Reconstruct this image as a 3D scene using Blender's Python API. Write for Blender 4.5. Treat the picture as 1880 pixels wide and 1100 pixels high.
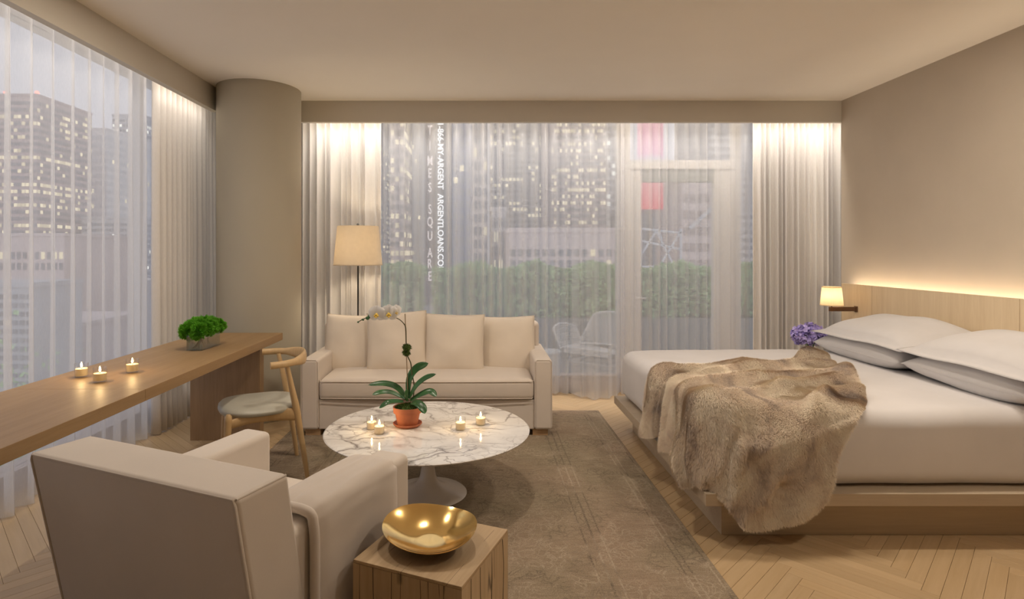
import bpy, bmesh, math, random
import numpy as np
from mathutils import Vector, Matrix, noise

for o in list(bpy.data.objects):
    bpy.data.objects.remove(o, do_unlink=True)
scene = bpy.context.scene
C = scene.collection

# ------------------------------------------------------------------ camera
F, PX, PY, H = 1060.0, 881.0, 462.0, 1.35          # focal length in px, principal point, eye height
cam = bpy.data.cameras.new('camera')
cam.sensor_width = 36.0
cam.lens = 36.0 * F / 1880.0
cam.shift_x = (940.0 - PX) / 1880.0
cam.shift_y = (PY - 550.0) / 1880.0
cam.clip_start = 0.05
cam.clip_end = 600
camo = bpy.data.objects.new('camera', cam)
camo.location = (0, 0, H)
camo.rotation_euler = (math.pi / 2, 0, 0)
C.objects.link(camo)
scene.camera = camo

# ------------------------------------------------------------------ world, exposure
world = bpy.data.worlds.new('dusk_sky')
scene.world = world
world.use_nodes = True
bg = world.node_tree.nodes['Background']
bg.inputs[0].default_value = (0.62, 0.625, 0.70, 1)
bg.inputs[1].default_value = 1.1
scene.view_settings.view_transform = 'Standard'
scene.view_settings.look = 'None'
scene.view_settings.gamma = 1.0
scene.view_settings.use_curve_mapping = False
scene.view_settings.exposure = 0.0
scene.cycles.use_light_tree = False
scene.cycles.max_bounces = 5
scene.cycles.diffuse_bounces = 4
scene.cycles.glossy_bounces = 3
scene.cycles.transmission_bounces = 4
scene.cycles.transparent_max_bounces = 12
scene.cycles.caustics_reflective = False
scene.cycles.caustics_refractive = False
scene.cycles.sample_clamp_indirect = 4.0

WARM = (1.0, 0.80, 0.58)
WARM2 = (1.0, 0.87, 0.72)
COOL = (1.0, 0.93, 0.85)


def area_light(name, loc, rot, sx, sy, power, color, spread=math.pi):
    l = bpy.data.lights.new(name, 'AREA')
    l.shape = 'RECTANGLE'
    l.size, l.size_y = sx, sy
    l.energy = power
    l.color = color
    l.spread = spread
    o = bpy.data.objects.new(name, l)
    o.location = loc
    o.rotation_euler = rot
    C.objects.link(o)
    return o


# LED strips in the two curtain pockets and behind the headboard
area_light('cove_light', (-2.245, 2.1, 2.665), (0, math.radians(22), 0), 0.05, 5.6, 5, WARM2)
area_light('cove_wash', (-2.25, 2.1, 2.66), (0, math.radians(7), 0), 0.05, 5.6, 8, COOL, math.radians(85))
area_light('cove_light', (0.9, 5.245, 2.665), (math.radians(22), 0, 0), 4.9, 0.05, 10, WARM2)
area_light('cove_wash', (0.9, 5.25, 2.66), (math.radians(7), 0, 0), 4.9, 0.05, 24, COOL, math.radians(85))
area_light('headboard_light', (3.178, 3.25, 0.995), (math.pi, 0, 0), 0.03, 3.5, 8, (1.0, 0.84, 0.64))
# unseen ceiling downlights assumed above the view, plus one added as fill (their fittings are built with the ceiling)
UNSEEN_DOWNLIGHTS = [(-1.3, 2.9), (0.1, 2.95), (1.5, 2.95), (2.2, 2.95)]
UNSEEN_DOWNLIGHTS.append((2.0, 1.25))  # added fill lamp, brightens the near side of the bed
for (x, y) in UNSEEN_DOWNLIGHTS:
    l = bpy.data.lights.new('unseen_downlight', 'AREA')
    l.shape = 'DISK'
    l.size = 0.16
    l.energy = 13 if y > 2 else 14
    l.color = (1.0, 0.87, 0.72)
    o = bpy.data.objects.new('unseen_downlight', l)
    o.location = (x, y, 2.685)
    C.objects.link(o)

# ------------------------------------------------------------------ helpers


def at(px, py, d):
    """point seen at a photo pixel, d metres in front of the eye"""
    return Vector(((px - PX) * d / F, d, H - (py - PY) * d / F))


def tag(o, label=None, cat=None, group=None, kind=None):
    if label:
        o['label'] = label
    if cat:
        o['category'] = cat
    if group:
        o['group'] = group
    if kind:
        o['kind'] = kind
    return o


def empty(name, loc=(0, 0, 0), rz=0.0, label=None, cat=None, group=None, kind=None):
    o = bpy.data.objects.new(name, None)
    o.empty_display_size = 0.1
    o.location = loc
    o.rotation_euler = (0, 0, rz)
    C.objects.link(o)
    return tag(o, label, cat, group, kind)


def link(name, me, mat, parent=None, smooth=False):
    o = bpy.data.objects.new(name, me)
    C.objects.link(o)
    if mat and not me.materials:
        me.materials.append(mat)
    if parent:
        o.parent = parent
    if smooth:
        me.polygons.foreach_set('use_smooth', [True] * len(me.polygons))
    return o


def from_bm(name, bm, mat, parent=None, smooth=False):
    bmesh.ops.recalc_face_normals(bm, faces=bm.faces[:])
    me = bpy.data.meshes.new(name)
    bm.to_mesh(me)
    bm.free()
    return link(name, me, mat, parent, smooth)


def from_py(name, verts, faces, mat, parent=None, smooth=False):
    me = bpy.data.meshes.new(name)
    me.from_pydata([tuple(v) for v in verts], [], faces)
    me.update()
    return link(name, me, mat, parent, smooth)


def sharp_smooth(o, ang=35):
    me = o.data
    me.polygons.foreach_set('use_smooth', [True] * len(me.polygons))
    me.set_sharp_from_angle(angle=math.radians(ang))
    return o


def bm_box(bm, x0, x1, y0, y1, z0, z1, bevel=0.0, seg=2, mtx=None):
    b = bmesh.new()
    bmesh.ops.create_cube(b, size=1.0)
    for v in b.verts:
        v.co = Vector((x0 + (v.co.x + .5) * (x1 - x0), y0 + (v.co.y + .5) * (y1 - y0), z0 + (v.co.z + .5) * (z1 - z0)))
    if bevel > 0:
        bmesh.ops.bevel(b, geom=b.edges[:], offset=bevel, segments=seg, profile=0.5, affect='EDGES')
    if mtx:
        bmesh.ops.transform(b, matrix=mtx, verts=b.verts)
    me = bpy.data.meshes.new('tmp')
    b.to_mesh(me)
    b.free()
    bm.from_mesh(me)
    bpy.data.meshes.remove(me)


def box(name, bounds, mat, parent=None, bevel=0.0, seg=2, mtx=None):
    bm = bmesh.new()
    bm_box(bm, *bounds, bevel=bevel, seg=seg, mtx=mtx)
    o = from_bm(name, bm, mat, parent)
    if bevel > 0:
        weighted(sharp_smooth(o, 50))
    return o


def weighted(o):
    md = o.modifiers.new('even_shading', 'WEIGHTED_NORMAL')
    md.keep_sharp = True
    md.weight = 100
    return o


def boxes(name, lst, mat, parent=None):
    """several plain boxes of ONE part joined"""
    V, Fc = [], []
    for (x0, x1, y0, y1, z0, z1) in lst:
        n = len(V)
        V += [(x0, y0, z0), (x1, y0, z0), (x1, y1, z0), (x0, y1, z0), (x0, y0, z1), (x1, y0, z1), (x1, y1, z1), (x0, y1, z1)]
        Fc += [tuple(n + i for i in f) for f in ((0, 3, 2, 1), (4, 5, 6, 7), (0, 1, 5, 4), (1, 2, 6, 5), (2, 3, 7, 6), (3, 0, 4, 7))]
    return from_py(name, V, Fc, mat, parent)


def lathe(name, prof, mat, parent=None, n=40, loc=(0, 0, 0), sharp=40, closed=False):
    """prof: list of (r, z); r=0 ends are closed"""
    V, Fc, rings = [], [], []
    for (r, z) in prof:
        if r <= 1e-6:
            rings.append([len(V)])
            V.append((loc[0], loc[1], loc[2] + z))
        else:
            s = len(V)
            for i in range(n):
                a = 2 * math.pi * i / n
                V.append((loc[0] + r * math.cos(a), loc[1] + r * math.sin(a), loc[2] + z))
            rings.append(list(range(s, s + n)))
    pairs = list(zip(rings, rings[1:]))
    if closed:
        pairs.append((rings[-1], rings[0]))
    for A, B in pairs:
        for i in range(n):
            j = (i + 1) % n
            if len(A) == 1 and len(B) == 1:
                continue
            if len(A) == 1:
                Fc.append((A[0], B[j], B[i]))
            elif len(B) == 1:
                Fc.append((A[i], A[j], B[0]))
            else:
                Fc.append((A[i], A[j], B[j], B[i]))
    bm = bmesh.new()
    me = bpy.data.meshes.new('t')
    me.from_pydata(V, [], Fc)
    bm.from_mesh(me)
    bpy.data.meshes.remove(me)
    o = from_bm(name, bm, mat, parent)
    return sharp_smooth(o, sharp)


def spline(pts, n):
    """Catmull-Rom through pts (tuples of any size), n samples per span"""
    P = [np.array(p, float) for p in pts]
    P = [2 * P[0] - P[1]] + P + [2 * P[-1] - P[-2]]
    out = []
    for i in range(1, len(P) - 2):
        for k in range(n):
            t = k / n
            out.append(0.5 * ((2 * P[i]) + (-P[i - 1] + P[i + 1]) * t + (2 * P[i - 1] - 5 * P[i] + 4 * P[i + 1] - P[i + 2]) * t * t
                              + (-P[i - 1] + 3 * P[i] - 3 * P[i + 1] + P[i + 2]) * t ** 3))
    out.append(P[-2])
    return out


def tube_geo(path, rad, n=10, ref=(0, 0, 1)):
    """path points, rad float / list of r or (side, up); returns verts, faces"""
    P = [Vector(p) for p in path]
    m = len(P)
    V, Fc = [], []
    for i in range(m):
        t = (P[min(i + 1, m - 1)] - P[max(i - 1, 0)]).normalized()
        r = rad[i] if isinstance(rad, (list, tuple)) and not isinstance(rad, float) else rad
        if not hasattr(r, '__len__'):
            r = (r, r)
        R = Vector(ref)
        s = t.cross(R)
        if s.length < 1e-3:
            s = t.cross(Vector((1, 0, 0)))
        s.normalize()
        u = s.cross(t).normalized()
        for k in range(n):
            a = 2 * math.pi * k / n
            V.append(P[i] + s * (r[0] * math.cos(a)) + u * (r[1] * math.sin(a)))
    for i in range(m - 1):
        for k in range(n):
            j = (k + 1) % n
            Fc.append((i * n + k, i * n + j, (i + 1) * n + j, (i + 1) * n + k))
    Fc.append(tuple(range(n))[::-1])
    Fc.append(tuple((m - 1) * n + k for k in range(n)))
    return V, Fc


def tube(name, path, rad, mat, parent=None, n=10, ref=(0, 0, 1)):
    V, Fc = tube_geo(path, rad, n, ref)
    o = from_py(name, V, Fc, mat, parent)
    return sharp_smooth(o, 50)


def tubes(name, lst, mat, parent=None, n=6, ref=(0, 0, 1)):
    V, Fc = [], []
    for path, rad in lst:
        v, f = tube_geo(path, rad, n, ref)
        k = len(V)
        V += v
        Fc += [tuple(i + k for i in q) for q in f]
    return sharp_smooth(from_py(name, V, Fc, mat, parent), 50)


def nz(x, y, z=0.0, s=1.0):
    return noise.noise(Vector((x * s, y * s, z)))


# ------------------------------------------------------------------ materials
MATS = {}


def new_mat(name):
    m = bpy.data.materials.new(name)
    m.use_nodes = True
    nt = m.node_tree
    b = nt.nodes['Principled BSDF']
    MATS[name] = m
    return m, nt, b


def N(nt, typ, **kw):
    n = nt.nodes.new(typ)
    for k, v in kw.items():
        setattr(n, k, v)
    return n


def L(nt, a, b):
    nt.links.new(a, b)


def ramp(nt, fac, stops):
    r = N(nt, 'ShaderNodeValToRGB')
    e = r.color_ramp.elements
    while len(e) < len(stops):
        e.new(0.5)
    for el, (p, c) in zip(e, stops):
        el.position = p
        el.color = (*c, 1) if len(c) == 3 else c
    L(nt, fac, r.inputs[0])
    return r


def coords(nt, scale=(1, 1, 1), kind='Object', rot=(0, 0, 0)):
    tc = N(nt, 'ShaderNodeTexCoord')
    mp = N(nt, 'ShaderNodeMapping')
    mp.inputs['Scale'].default_value = scale
    mp.inputs['Rotation'].default_value = rot
    L(nt, tc.outputs[kind], mp.inputs[0])
    return mp.outputs[0]


def noise_tex(nt, vec, scale, detail=4, rough=0.55, dist=0.0):
    n = N(nt, 'ShaderNodeTexNoise')
    n.inputs['Scale'].default_value = scale
    n.inputs['Detail'].default_value = detail
    n.inputs['Roughness'].default_value = rough
    n.inputs['Distortion'].default_value = dist
    L(nt, vec, n.inputs['Vector'])
    return n.outputs['Fac']


def bump(nt, b, h, strength, dist=0.01):
    n = N(nt, 'ShaderNodeBump')
    n.inputs['Strength'].default_value = strength
    n.inputs['Distance'].default_value = dist
    L(nt, h, n.inputs['Height'])
    L(nt, n.outputs[0], b.inputs['Normal'])


def plain(name, col, rough=0.6, var=0.05, scale=6.0, bumpv=0.0, bscale=200.0, metal=0.0, sheen=0.0, kind='Object'):
    m, nt, b = new_mat(name)
    v = coords(nt, kind=kind)
    f = noise_tex(nt, v, scale)
    lo = tuple(max(0, c * (1 - var)) for c in col)
    hi = tuple(min(1, c * (1 + var)) for c in col)
    r = ramp(nt, f, [(0.3, lo), (0.7, hi)])
    L(nt, r.outputs[0], b.inputs['Base Color'])
    b.inputs['Roughness'].default_value = rough
    b.inputs['Metallic'].default_value = metal
    if sheen:
        b.inputs['Sheen Weight'].default_value = sheen
    if bumpv:
        bump(nt, b, noise_tex(nt, v, bscale, 2), bumpv, 0.002)
    return m


def wood(name, c1, c2, axis='x', rough=0.5, fine=90.0, per_object=0.0, cracks=False, bmp=0.15):
    m, nt, b = new_mat(name)
    sc = {'x': (0.06, 1, 1), 'y': (1, 0.06, 1), 'z': (1, 1, 0.06)}[axis]
    v = coords(nt, sc)
    if per_object:
        oi = N(nt, 'ShaderNodeObjectInfo')
        ad = N(nt, 'ShaderNodeVectorMath', operation='ADD')
        cm = N(nt, 'ShaderNodeVectorMath', operation='SCALE')
        cx = N(nt, 'ShaderNodeCombineXYZ')
        for i in range(3):
            L(nt, oi.outputs['Random'], cx.inputs[i])
        L(nt, cx.outputs[0], cm.inputs[0])
        cm.inputs['Scale'].default_value = 37.0
        L(nt, v, ad.inputs[0])
        L(nt, cm.outputs[0], ad.inputs[1])
        v = ad.outputs[0]
    f1 = noise_tex(nt, v, fine, 5, 0.6, 0.3)
    f2 = noise_tex(nt, v, fine / 7, 3, 0.5, 0.8)
    mx = N(nt, 'ShaderNodeMath', operation='ADD')
    L(nt, f1, mx.inputs[0])
    L(nt, f2, mx.inputs[1])
    hv = N(nt, 'ShaderNodeMath', operation='MULTIPLY')
    L(nt, mx.outputs[0], hv.inputs[0])
    hv.inputs[1].default_value = 0.5
    fac = hv.outputs[0]
    r = ramp(nt, fac, [(0.32, c2), (0.66, c1)])
    col = r.outputs[0]
    if per_object:
        hs = N(nt, 'ShaderNodeHueSaturation')
        mr = N(nt, 'ShaderNodeMapRange')
        mr.inputs['To Min'].default_value = 1 - per_object
        mr.inputs['To Max'].default_value = 1 + per_object
        gi = N(nt, 'ShaderNodeNewGeometry')
        sm = N(nt, 'ShaderNodeMath', operation='ADD')
        fr = N(nt, 'ShaderNodeMath', operation='FRACT')
        L(nt, oi.outputs['Random'], sm.inputs[0])
        L(nt, gi.outputs['Random Per Island'], sm.inputs[1])
        L(nt, sm.outputs[0], fr.inputs[0])
        L(nt, fr.outputs[0], mr.inputs[0])
        L(nt, mr.outputs[0], hs.inputs['Value'])
        L(nt, col, hs.inputs['Color'])
        col = hs.outputs[0]
    if cracks:
        vc = coords(nt, {'x': (0.05, 1, 1), 'y': (1, 0.05, 1), 'z': (1, 1, 0.05)}[axis])
        cn = noise_tex(nt, vc, 16.0, 1, 0.4, 0.0)
        cr = ramp(nt, cn, [(0.490, (1, 1, 1)), (0.498, (0.3, 0.3, 0.3)), (0.502, (0.3, 0.3, 0.3)), (0.510, (1, 1, 1))])
        gate = noise_tex(nt, coords(nt), 7.0, 2)
        gr = ramp(nt, gate, [(0.50, (0, 0, 0)), (0.56, (1, 1, 1))])
        mm = N(nt, 'ShaderNodeMix', data_type='RGBA', blend_type='MULTIPLY')
        L(nt, gr.outputs[0], mm.inputs[0])
        L(nt, col, mm.inputs[6])
        L(nt, cr.outputs[0], mm.inputs[7])
        col = mm.outputs[2]
    L(nt, col, b.inputs['Base Color'])
    b.inputs['Roughness'].default_value = rough
    bump(nt, b, f1, bmp, 0.001)
    return m


def fabric(name, col, rough=0.9, weave=900.0, var=0.04, bmp=0.25, wrinkle=0.0, wscale=5.0, sheen=0.2):
    m, nt, b = new_mat(name)
    v = coords(nt)
    f = noise_tex(nt, v, 3.5)
    w = noise_tex(nt, v, weave, 2)
    lo = tuple(c * (1 - var) for c in col)
    hi = tuple(min(1, c * (1 + var)) for c in col)
    r = ramp(nt, f, [(0.3, lo), (0.7, hi)])
    L(nt, r.outputs[0], b.inputs['Base Color'])
    b.inputs['Roughness'].default_value = rough
    b.inputs['Sheen Weight'].default_value = sheen
    b.inputs['Specular IOR Level'].default_value = 0.2
    if wrinkle:
        wn = noise_tex(nt, v, wscale, 3, 0.5, 0.6)
        ml = N(nt, 'ShaderNodeMath', operation='MULTIPLY_ADD')
        L(nt, wn, ml.inputs[0])
        ml.inputs[1].default_value = wrinkle
        L(nt, w, ml.inputs[2])
        bump(nt, b, ml.outputs[0], bmp, 0.004)
    else:
        bump(nt, b, w, bmp, 0.002)
    return m


def emit(name, col, strength, var=0.0):
    m, nt, b = new_mat(name)
    nt.nodes.remove(b)
    e = N(nt, 'ShaderNodeEmission')
    e.inputs[0].default_value = (*col, 1)
    e.inputs[1].default_value = strength
    if var:
        gi = N(nt, 'ShaderNodeNewGeometry')
        mr = N(nt, 'ShaderNodeMapRange')
        mr.inputs['To Min'].default_value = strength * (1 - var)
        mr.inputs['To Max'].default_value = strength * (1 + var)
        L(nt, gi.outputs['Random Per Island'], mr.inputs[0])
        L(nt, mr.outputs[0], e.inputs[1])
    L(nt, e.outputs[0], nt.nodes['Material Output'].inputs[0])
    return m


def glassy(name, tint=(1, 1, 1), refl=0.08, rough=0.02, edge=0.5):
    """clear thin glass: see-through with a facing-dependent gloss"""
    m, nt, b = new_mat(name)
    nt.nodes.remove(b)
    t = N(nt, 'ShaderNodeBsdfTransparent')
    t.inputs[0].default_value = (*tint, 1)
    g = N(nt, 'ShaderNodeBsdfGlossy')
    g.inputs['Roughness'].default_value = rough
    lw = N(nt, 'ShaderNodeLayerWeight')
    lw.inputs[0].default_value = 0.35
    mr = N(nt, 'ShaderNodeMapRange')
    mr.inputs['To Min'].default_value = refl
    mr.inputs['To Max'].default_value = edge
    L(nt, lw.outputs['Facing'], mr.inputs[0])
    mx = N(nt, 'ShaderNodeMixShader')
    L(nt, mr.outputs[0], mx.inputs[0])
    L(nt, t.outputs[0], mx.inputs[1])
    L(nt, g.outputs[0], mx.inputs[2])
    L(nt, mx.outputs[0], nt.nodes['Material Output'].inputs[0])
    return m


def cloth_through(name, col, opac, trans, weave_scale=0.0):
    """thin cloth: part open weave, part lit from front, part lit from behind"""
    m, nt, b = new_mat(name)
    nt.nodes.remove(b)
    v = coords(nt, (1, 1, 0.08))
    f = noise_tex(nt, v, 420.0, 2)
    r = ramp(nt, f, [(0.3, tuple(c * 0.97 for c in col)), (0.7, tuple(min(1, c * 1.04) for c in col))])
    d = N(nt, 'ShaderNodeBsdfDiffuse')
    tl = N(nt, 'ShaderNodeBsdfTranslucent')
    L(nt, r.outputs[0], d.inputs[0])
    L(nt, r.outputs[0], tl.inputs[0])
    mx = N(nt, 'ShaderNodeMixShader')
    mx.inputs[0].default_value = trans
    L(nt, d.outputs[0], mx.inputs[1])
    L(nt, tl.outputs[0], mx.inputs[2])
    out = mx.outputs[0]
    if opac < 1:
        tr = N(nt, 'ShaderNodeBsdfTransparent')
        m2 = N(nt, 'ShaderNodeMixShader')
        lw = N(nt, 'ShaderNodeLayerWeight')
        lw.inputs[0].default_value = 0.5
        mr = N(nt, 'ShaderNodeMapRange')
        mr.inputs['To Min'].default_value = opac
        mr.inputs['To Max'].default_value = min(1.0, opac + 0.25)
        L(nt, lw.outputs['Facing'], mr.inputs[0])
        L(nt, mr.outputs[0], m2.inputs[0])
        L(nt, tr.outputs[0], m2.inputs[1])
        L(nt, out, m2.inputs[2])
        out = m2.outputs[0]
    L(nt, out, nt.nodes['Material Output'].inputs[0])
    return m


def marble(name):
    m, nt, b = new_mat(name)
    v = coords(nt)
    # warp
    wn = N(nt, 'ShaderNodeTexNoise')
    wn.inputs['Scale'].default_value = 3.2
    wn.inputs['Detail'].default_value = 5
    L(nt, v, wn.inputs['Vector'])
    ad = N(nt, 'ShaderNodeVectorMath', operation='MULTIPLY_ADD')
    L(nt, wn.outputs['Color'], ad.inputs[0])
    ad.inputs[1].default_value = (0.42, 0.42, 0.42)
    L(nt, v, ad.inputs[2])

    def veins(scale, w, seed):
        mp = N(nt, 'ShaderNodeMapping')
        mp.inputs['Location'].default_value = (seed, seed * .7, 0)
        mp.inputs['Rotation'].default_value = (0, 0, 0.6)
        mp.inputs['Scale'].default_value = (1.0, 1.7, 1)
        L(nt, ad.outputs[0], mp.inputs[0])
        vo = N(nt, 'ShaderNodeTexVoronoi', feature='DISTANCE_TO_EDGE')
        vo.inputs['Scale'].default_value = scale
        L(nt, mp.outputs[0], vo.inputs['Vector'])
        r = ramp(nt, vo.outputs['Distance'], [(0.0, (1, 1, 1)), (w * .35, (.55, .55, .55)), (w, (0, 0, 0))])
        return r.outputs[0]
    a = veins(3.6, 0.075, 1.3)
    c = veins(8.5, 0.05, 4.1)
    gate = ramp(nt, noise_tex(nt, v, 3.0, 3), [(0.40, (0, 0, 0)), (0.62, (1, 1, 1))])
    g2 = ramp(nt, noise_tex(nt, coords(nt, (1, 1, 1), rot=(0, 0, 1)), 4.5, 3), [(0.38, (.15, .15, .15)), (0.6, (1, 1, 1))])
    m1 = N(nt, 'ShaderNodeMath', operation='MULTIPLY')
    L(nt, c, m1.inputs[0])
    L(nt, gate.outputs[0], m1.inputs[1])
    m3 = N(nt, 'ShaderNodeMath', operation='MULTIPLY')
    L(nt, a, m3.inputs[0])
    L(nt, g2.outputs[0], m3.inputs[1])
    m2 = N(nt, 'ShaderNodeMath', operation='MAXIMUM')
    L(nt, m1.outputs[0], m2.inputs[0])
    L(nt, m3.outputs[0], m2.inputs[1])
    cloud = ramp(nt, noise_tex(nt, v, 5.0, 5), [(0.35, (0.70, 0.67, 0.64)), (0.65, (0.84, 0.82, 0.79))])
    mx = N(nt, 'ShaderNodeMix', data_type='RGBA')
    L(nt, m2.outputs[0], mx.inputs[0])
    L(nt, cloud.outputs[0], mx.inputs[6])
    mx.inputs[7].default_value = (0.22, 0.19, 0.18, 1)
    L(nt, mx.outputs[2], b.inputs['Base Color'])
    b.inputs['Roughness'].default_value = 0.07
    b.inputs['Specular IOR Level'].default_value = 0.55
    return m


def rug_mat(name, hx, hy):
    m, nt, b = new_mat(name)
    v = coords(nt)
    sep = N(nt, 'ShaderNodeSeparateXYZ')
    L(nt, v, sep.inputs[0])

    def mth(op, a, c=None):
        n = N(nt, 'ShaderNodeMath', operation=op)
        for i, q in enumerate((a, c)):
            if q is None:
                continue
            if isinstance(q, (int, float)):
                n.inputs[i].default_value = q
            else:
                L(nt, q, n.inputs[i])
        return n.outputs[0]
    dx = mth('SUBTRACT', hx, mth('ABSOLUTE', sep.outputs[0]))
    dy = mth('SUBTRACT', hy, mth('ABSOLUTE', sep.outputs[1]))
    wob = noise_tex(nt, v, 14.0, 2)
    d = mth('ADD', mth('MINIMUM', dx, dy), mth('MULTIPLY', mth('SUBTRACT', wob, .5), 0.006))

    def line(p, w):
        return mth('LESS_THAN', mth('ABSOLUTE', mth('SUBTRACT', d, p)), w)
    lines = line(0.025, 0.004)
    for p, w in ((0.115, .004), (0.145, .004), (0.43, .004), (0.47, .005), (0.515, .004)):
        lines = mth('MAXIMUM', lines, line(p, w))
    # ornament: distorted cell rings
    wv = N(nt, 'ShaderNodeTexNoise')
    wv.inputs['Scale'].default_value = 9
    L(nt, v, wv.inputs['Vector'])
    av = N(nt, 'ShaderNodeVectorMath', operation='MULTIPLY_ADD')
    L(nt, wv.outputs['Color'], av.inputs[0])
    av.inputs[1].default_value = (.10, .10, .10)
    L(nt, v, av.inputs[2])
    vo = N(nt, 'ShaderNodeTexVoronoi', feature='F1')
    vo.inputs['Scale'].default_value = 6.5
    vo.inputs['Randomness'].default_value = 0.55
    L(nt, av.outputs[0], vo.inputs['Vector'])
    rings = mth('SINE', mth('MULTIPLY', vo.outputs['Distance'], 34.0))
    ring = mth('GREATER_THAN', rings, 0.72)
    vb = N(nt, 'ShaderNodeTexVoronoi', feature='DISTANCE_TO_EDGE')
    vb.inputs['Scale'].default_value = 17.0
    L(nt, av.outputs[0], vb.inputs['Vector'])
    edg = mth('LESS_THAN', vb.outputs['Distance'], 0.05)
    orn = mth('MAXIMUM', ring, edg)
    wear = ramp(nt, noise_tex(nt, v, 5.0, 5, 0.7), [(0.36, (0.1, 0.1, 0.1)), (0.56, (1, 1, 1))])
    orn = mth('MULTIPLY', orn, wear.outputs[0])
    orn = mth('MAXIMUM', mth('MULTIPLY', orn, 0.75), lines)
    fuzz = noise_tex(nt, v, 95.0, 3, 0.7)
    orn = mth('MULTIPLY', orn, ramp(nt, fuzz, [(0.35, (0, 0, 0)), (0.6, (1, 1, 1))]).outputs[0])
    streak = noise_tex(nt, coords(nt, (0.22, 1, 1)), 55.0, 4, 0.7)
    base = ramp(nt, streak, [(0.30, (0.255, 0.200, 0.142)), (0.70, (0.335, 0.268, 0.192))])
    tintn = ramp(nt, noise_tex(nt, v, 1.6, 3), [(0.35, (0.97, 1.0, 0.95)), (0.65, (1.05, 0.98, 0.97))])
    mt = N(nt, 'ShaderNodeMix', data_type='RGBA', blend_type='MULTIPLY')
    mt.inputs[0].default_value = 1.0
    L(nt, base.outputs[0], mt.inputs[6])
    L(nt, tintn.outputs[0], mt.inputs[7])
    tone = ramp(nt, noise_tex(nt, v, 3.1, 2), [(0.47, (0.12, 0.09, 0.07)), (0.53, (0.46, 0.38, 0.285))])
    mx = N(nt, 'ShaderNodeMix', data_type='RGBA')
    L(nt, mth('MULTIPLY', orn, 0.8), mx.inputs[0])
    L(nt, mt.outputs[2], mx.inputs[6])
    L(nt, tone.outputs[0], mx.inputs[7])
    speck = ramp(nt, noise_tex(nt, v, 260.0, 2), [(0.3, (0.72, 0.72, 0.72)), (0.7, (1.22, 1.22, 1.22))])
    ms = N(nt, 'ShaderNodeMix', data_type='RGBA', blend_type='MULTIPLY')
    ms.inputs[0].default_value = 1.0
    L(nt, mx.outputs[2], ms.inputs[6])
    L(nt, speck.outputs[0], ms.inputs[7])
    L(nt, ms.outputs[2], b.inputs['Base Color'])
    b.inputs['Roughness'].default_value = 0.95
    b.inputs['Specular IOR Level'].default_value = 0.1
    bump(nt, b, noise_tex(nt, v, 300.0, 2), 0.5, 0.004)
    return m


def fur_mat(name):
    m, nt, b = new_mat(name)
    v = coords(nt)
    f = noise_tex(nt, v, 4.2, 4, 0.6, 0.5)
    base = ramp(nt, f, [(0.34, (0.48, 0.385, 0.33)), (0.46, (0.85, 0.71, 0.56)), (0.58, (1.0, 0.90, 0.74))])
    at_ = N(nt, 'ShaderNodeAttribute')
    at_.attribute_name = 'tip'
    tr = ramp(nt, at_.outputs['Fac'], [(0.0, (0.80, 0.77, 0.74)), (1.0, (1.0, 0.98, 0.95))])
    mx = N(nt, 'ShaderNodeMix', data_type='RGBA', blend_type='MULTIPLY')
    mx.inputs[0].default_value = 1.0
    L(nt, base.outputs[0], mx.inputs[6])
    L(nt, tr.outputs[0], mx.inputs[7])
    L(nt, mx.outputs[2], b.inputs['Base Color'])
    b.inputs['Roughness'].default_value = 0.7
    b.inputs['Sheen Weight'].default_value = 0.4
    b.inputs['Specular IOR Level'].default_value = 0.25
    return m


M = {}
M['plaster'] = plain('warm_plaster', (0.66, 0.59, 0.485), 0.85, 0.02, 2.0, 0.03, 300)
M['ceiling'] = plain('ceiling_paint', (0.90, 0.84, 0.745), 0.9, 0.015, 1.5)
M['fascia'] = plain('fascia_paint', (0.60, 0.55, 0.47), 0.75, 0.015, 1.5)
M['wallpaper'] = plain('wall_covering', (0.50, 0.43, 0.345), 0.9, 0.03, 3.0, 0.12, 420)
M['plank'] = wood('oak_plank', (0.54, 0.39, 0.23), (0.455, 0.315, 0.17), 'x', 0.38, 60.0, 0.07)
M['subfloor'] = plain('floor_joint', (0.13, 0.08, 0.04), 0.9, 0.1)
M['oak_desk'] = wood('oak_veneer_desk', (0.36, 0.225, 0.105), (0.285, 0.17, 0.07), 'y', 0.46, 110.0)
M['oak_desk_v'] = wood('oak_veneer_panel', (0.36, 0.235, 0.13), (0.28, 0.175, 0.09), 'z', 0.45, 110.0)
M['oak_bed'] = wood('oak_bed_frame', (0.54, 0.445, 0.33), (0.45, 0.36, 0.26), 'x', 0.5, 80.0)
M['oak_bed_y'] = wood('oak_bed_side', (0.50, 0.36, 0.215), (0.42, 0.29, 0.16), 'y', 0.5, 80.0)
M['oak_head'] = wood('oak_headboard', (0.82, 0.665, 0.45), (0.72, 0.56, 0.36), 'z', 0.5, 100.0)
M['oak_cube'] = wood('rustic_oak_top', (0.58, 0.42, 0.25), (0.42, 0.285, 0.155), 'y', 0.6, 70.0, 0, True, 0.4)
M['oak_cube_v'] = wood('rustic_oak_side', (0.60, 0.44, 0.27), (0.45, 0.31, 0.175), 'z', 0.65, 70.0, 0, True, 0.4)
M['chair_wood'] = wood('chair_oak', (0.60, 0.415, 0.215), (0.50, 0.33, 0.155), 'z', 0.4, 60.0)
M['foot_wood'] = wood('foot_oak', (0.47, 0.30, 0.16), (0.38, 0.235, 0.12), 'z', 0.5, 60.0)
M['walnut'] = wood('dark_walnut', (0.17, 0.085, 0.045), (0.10, 0.05, 0.025), 'x', 0.4, 60.0)
M['sofa'] = fabric('sofa_linen', (0.72, 0.635, 0.555))
M['cushion'] = fabric('cushion_linen', (0.77, 0.675, 0.565), wrinkle=2.0, wscale=6.0)
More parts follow.
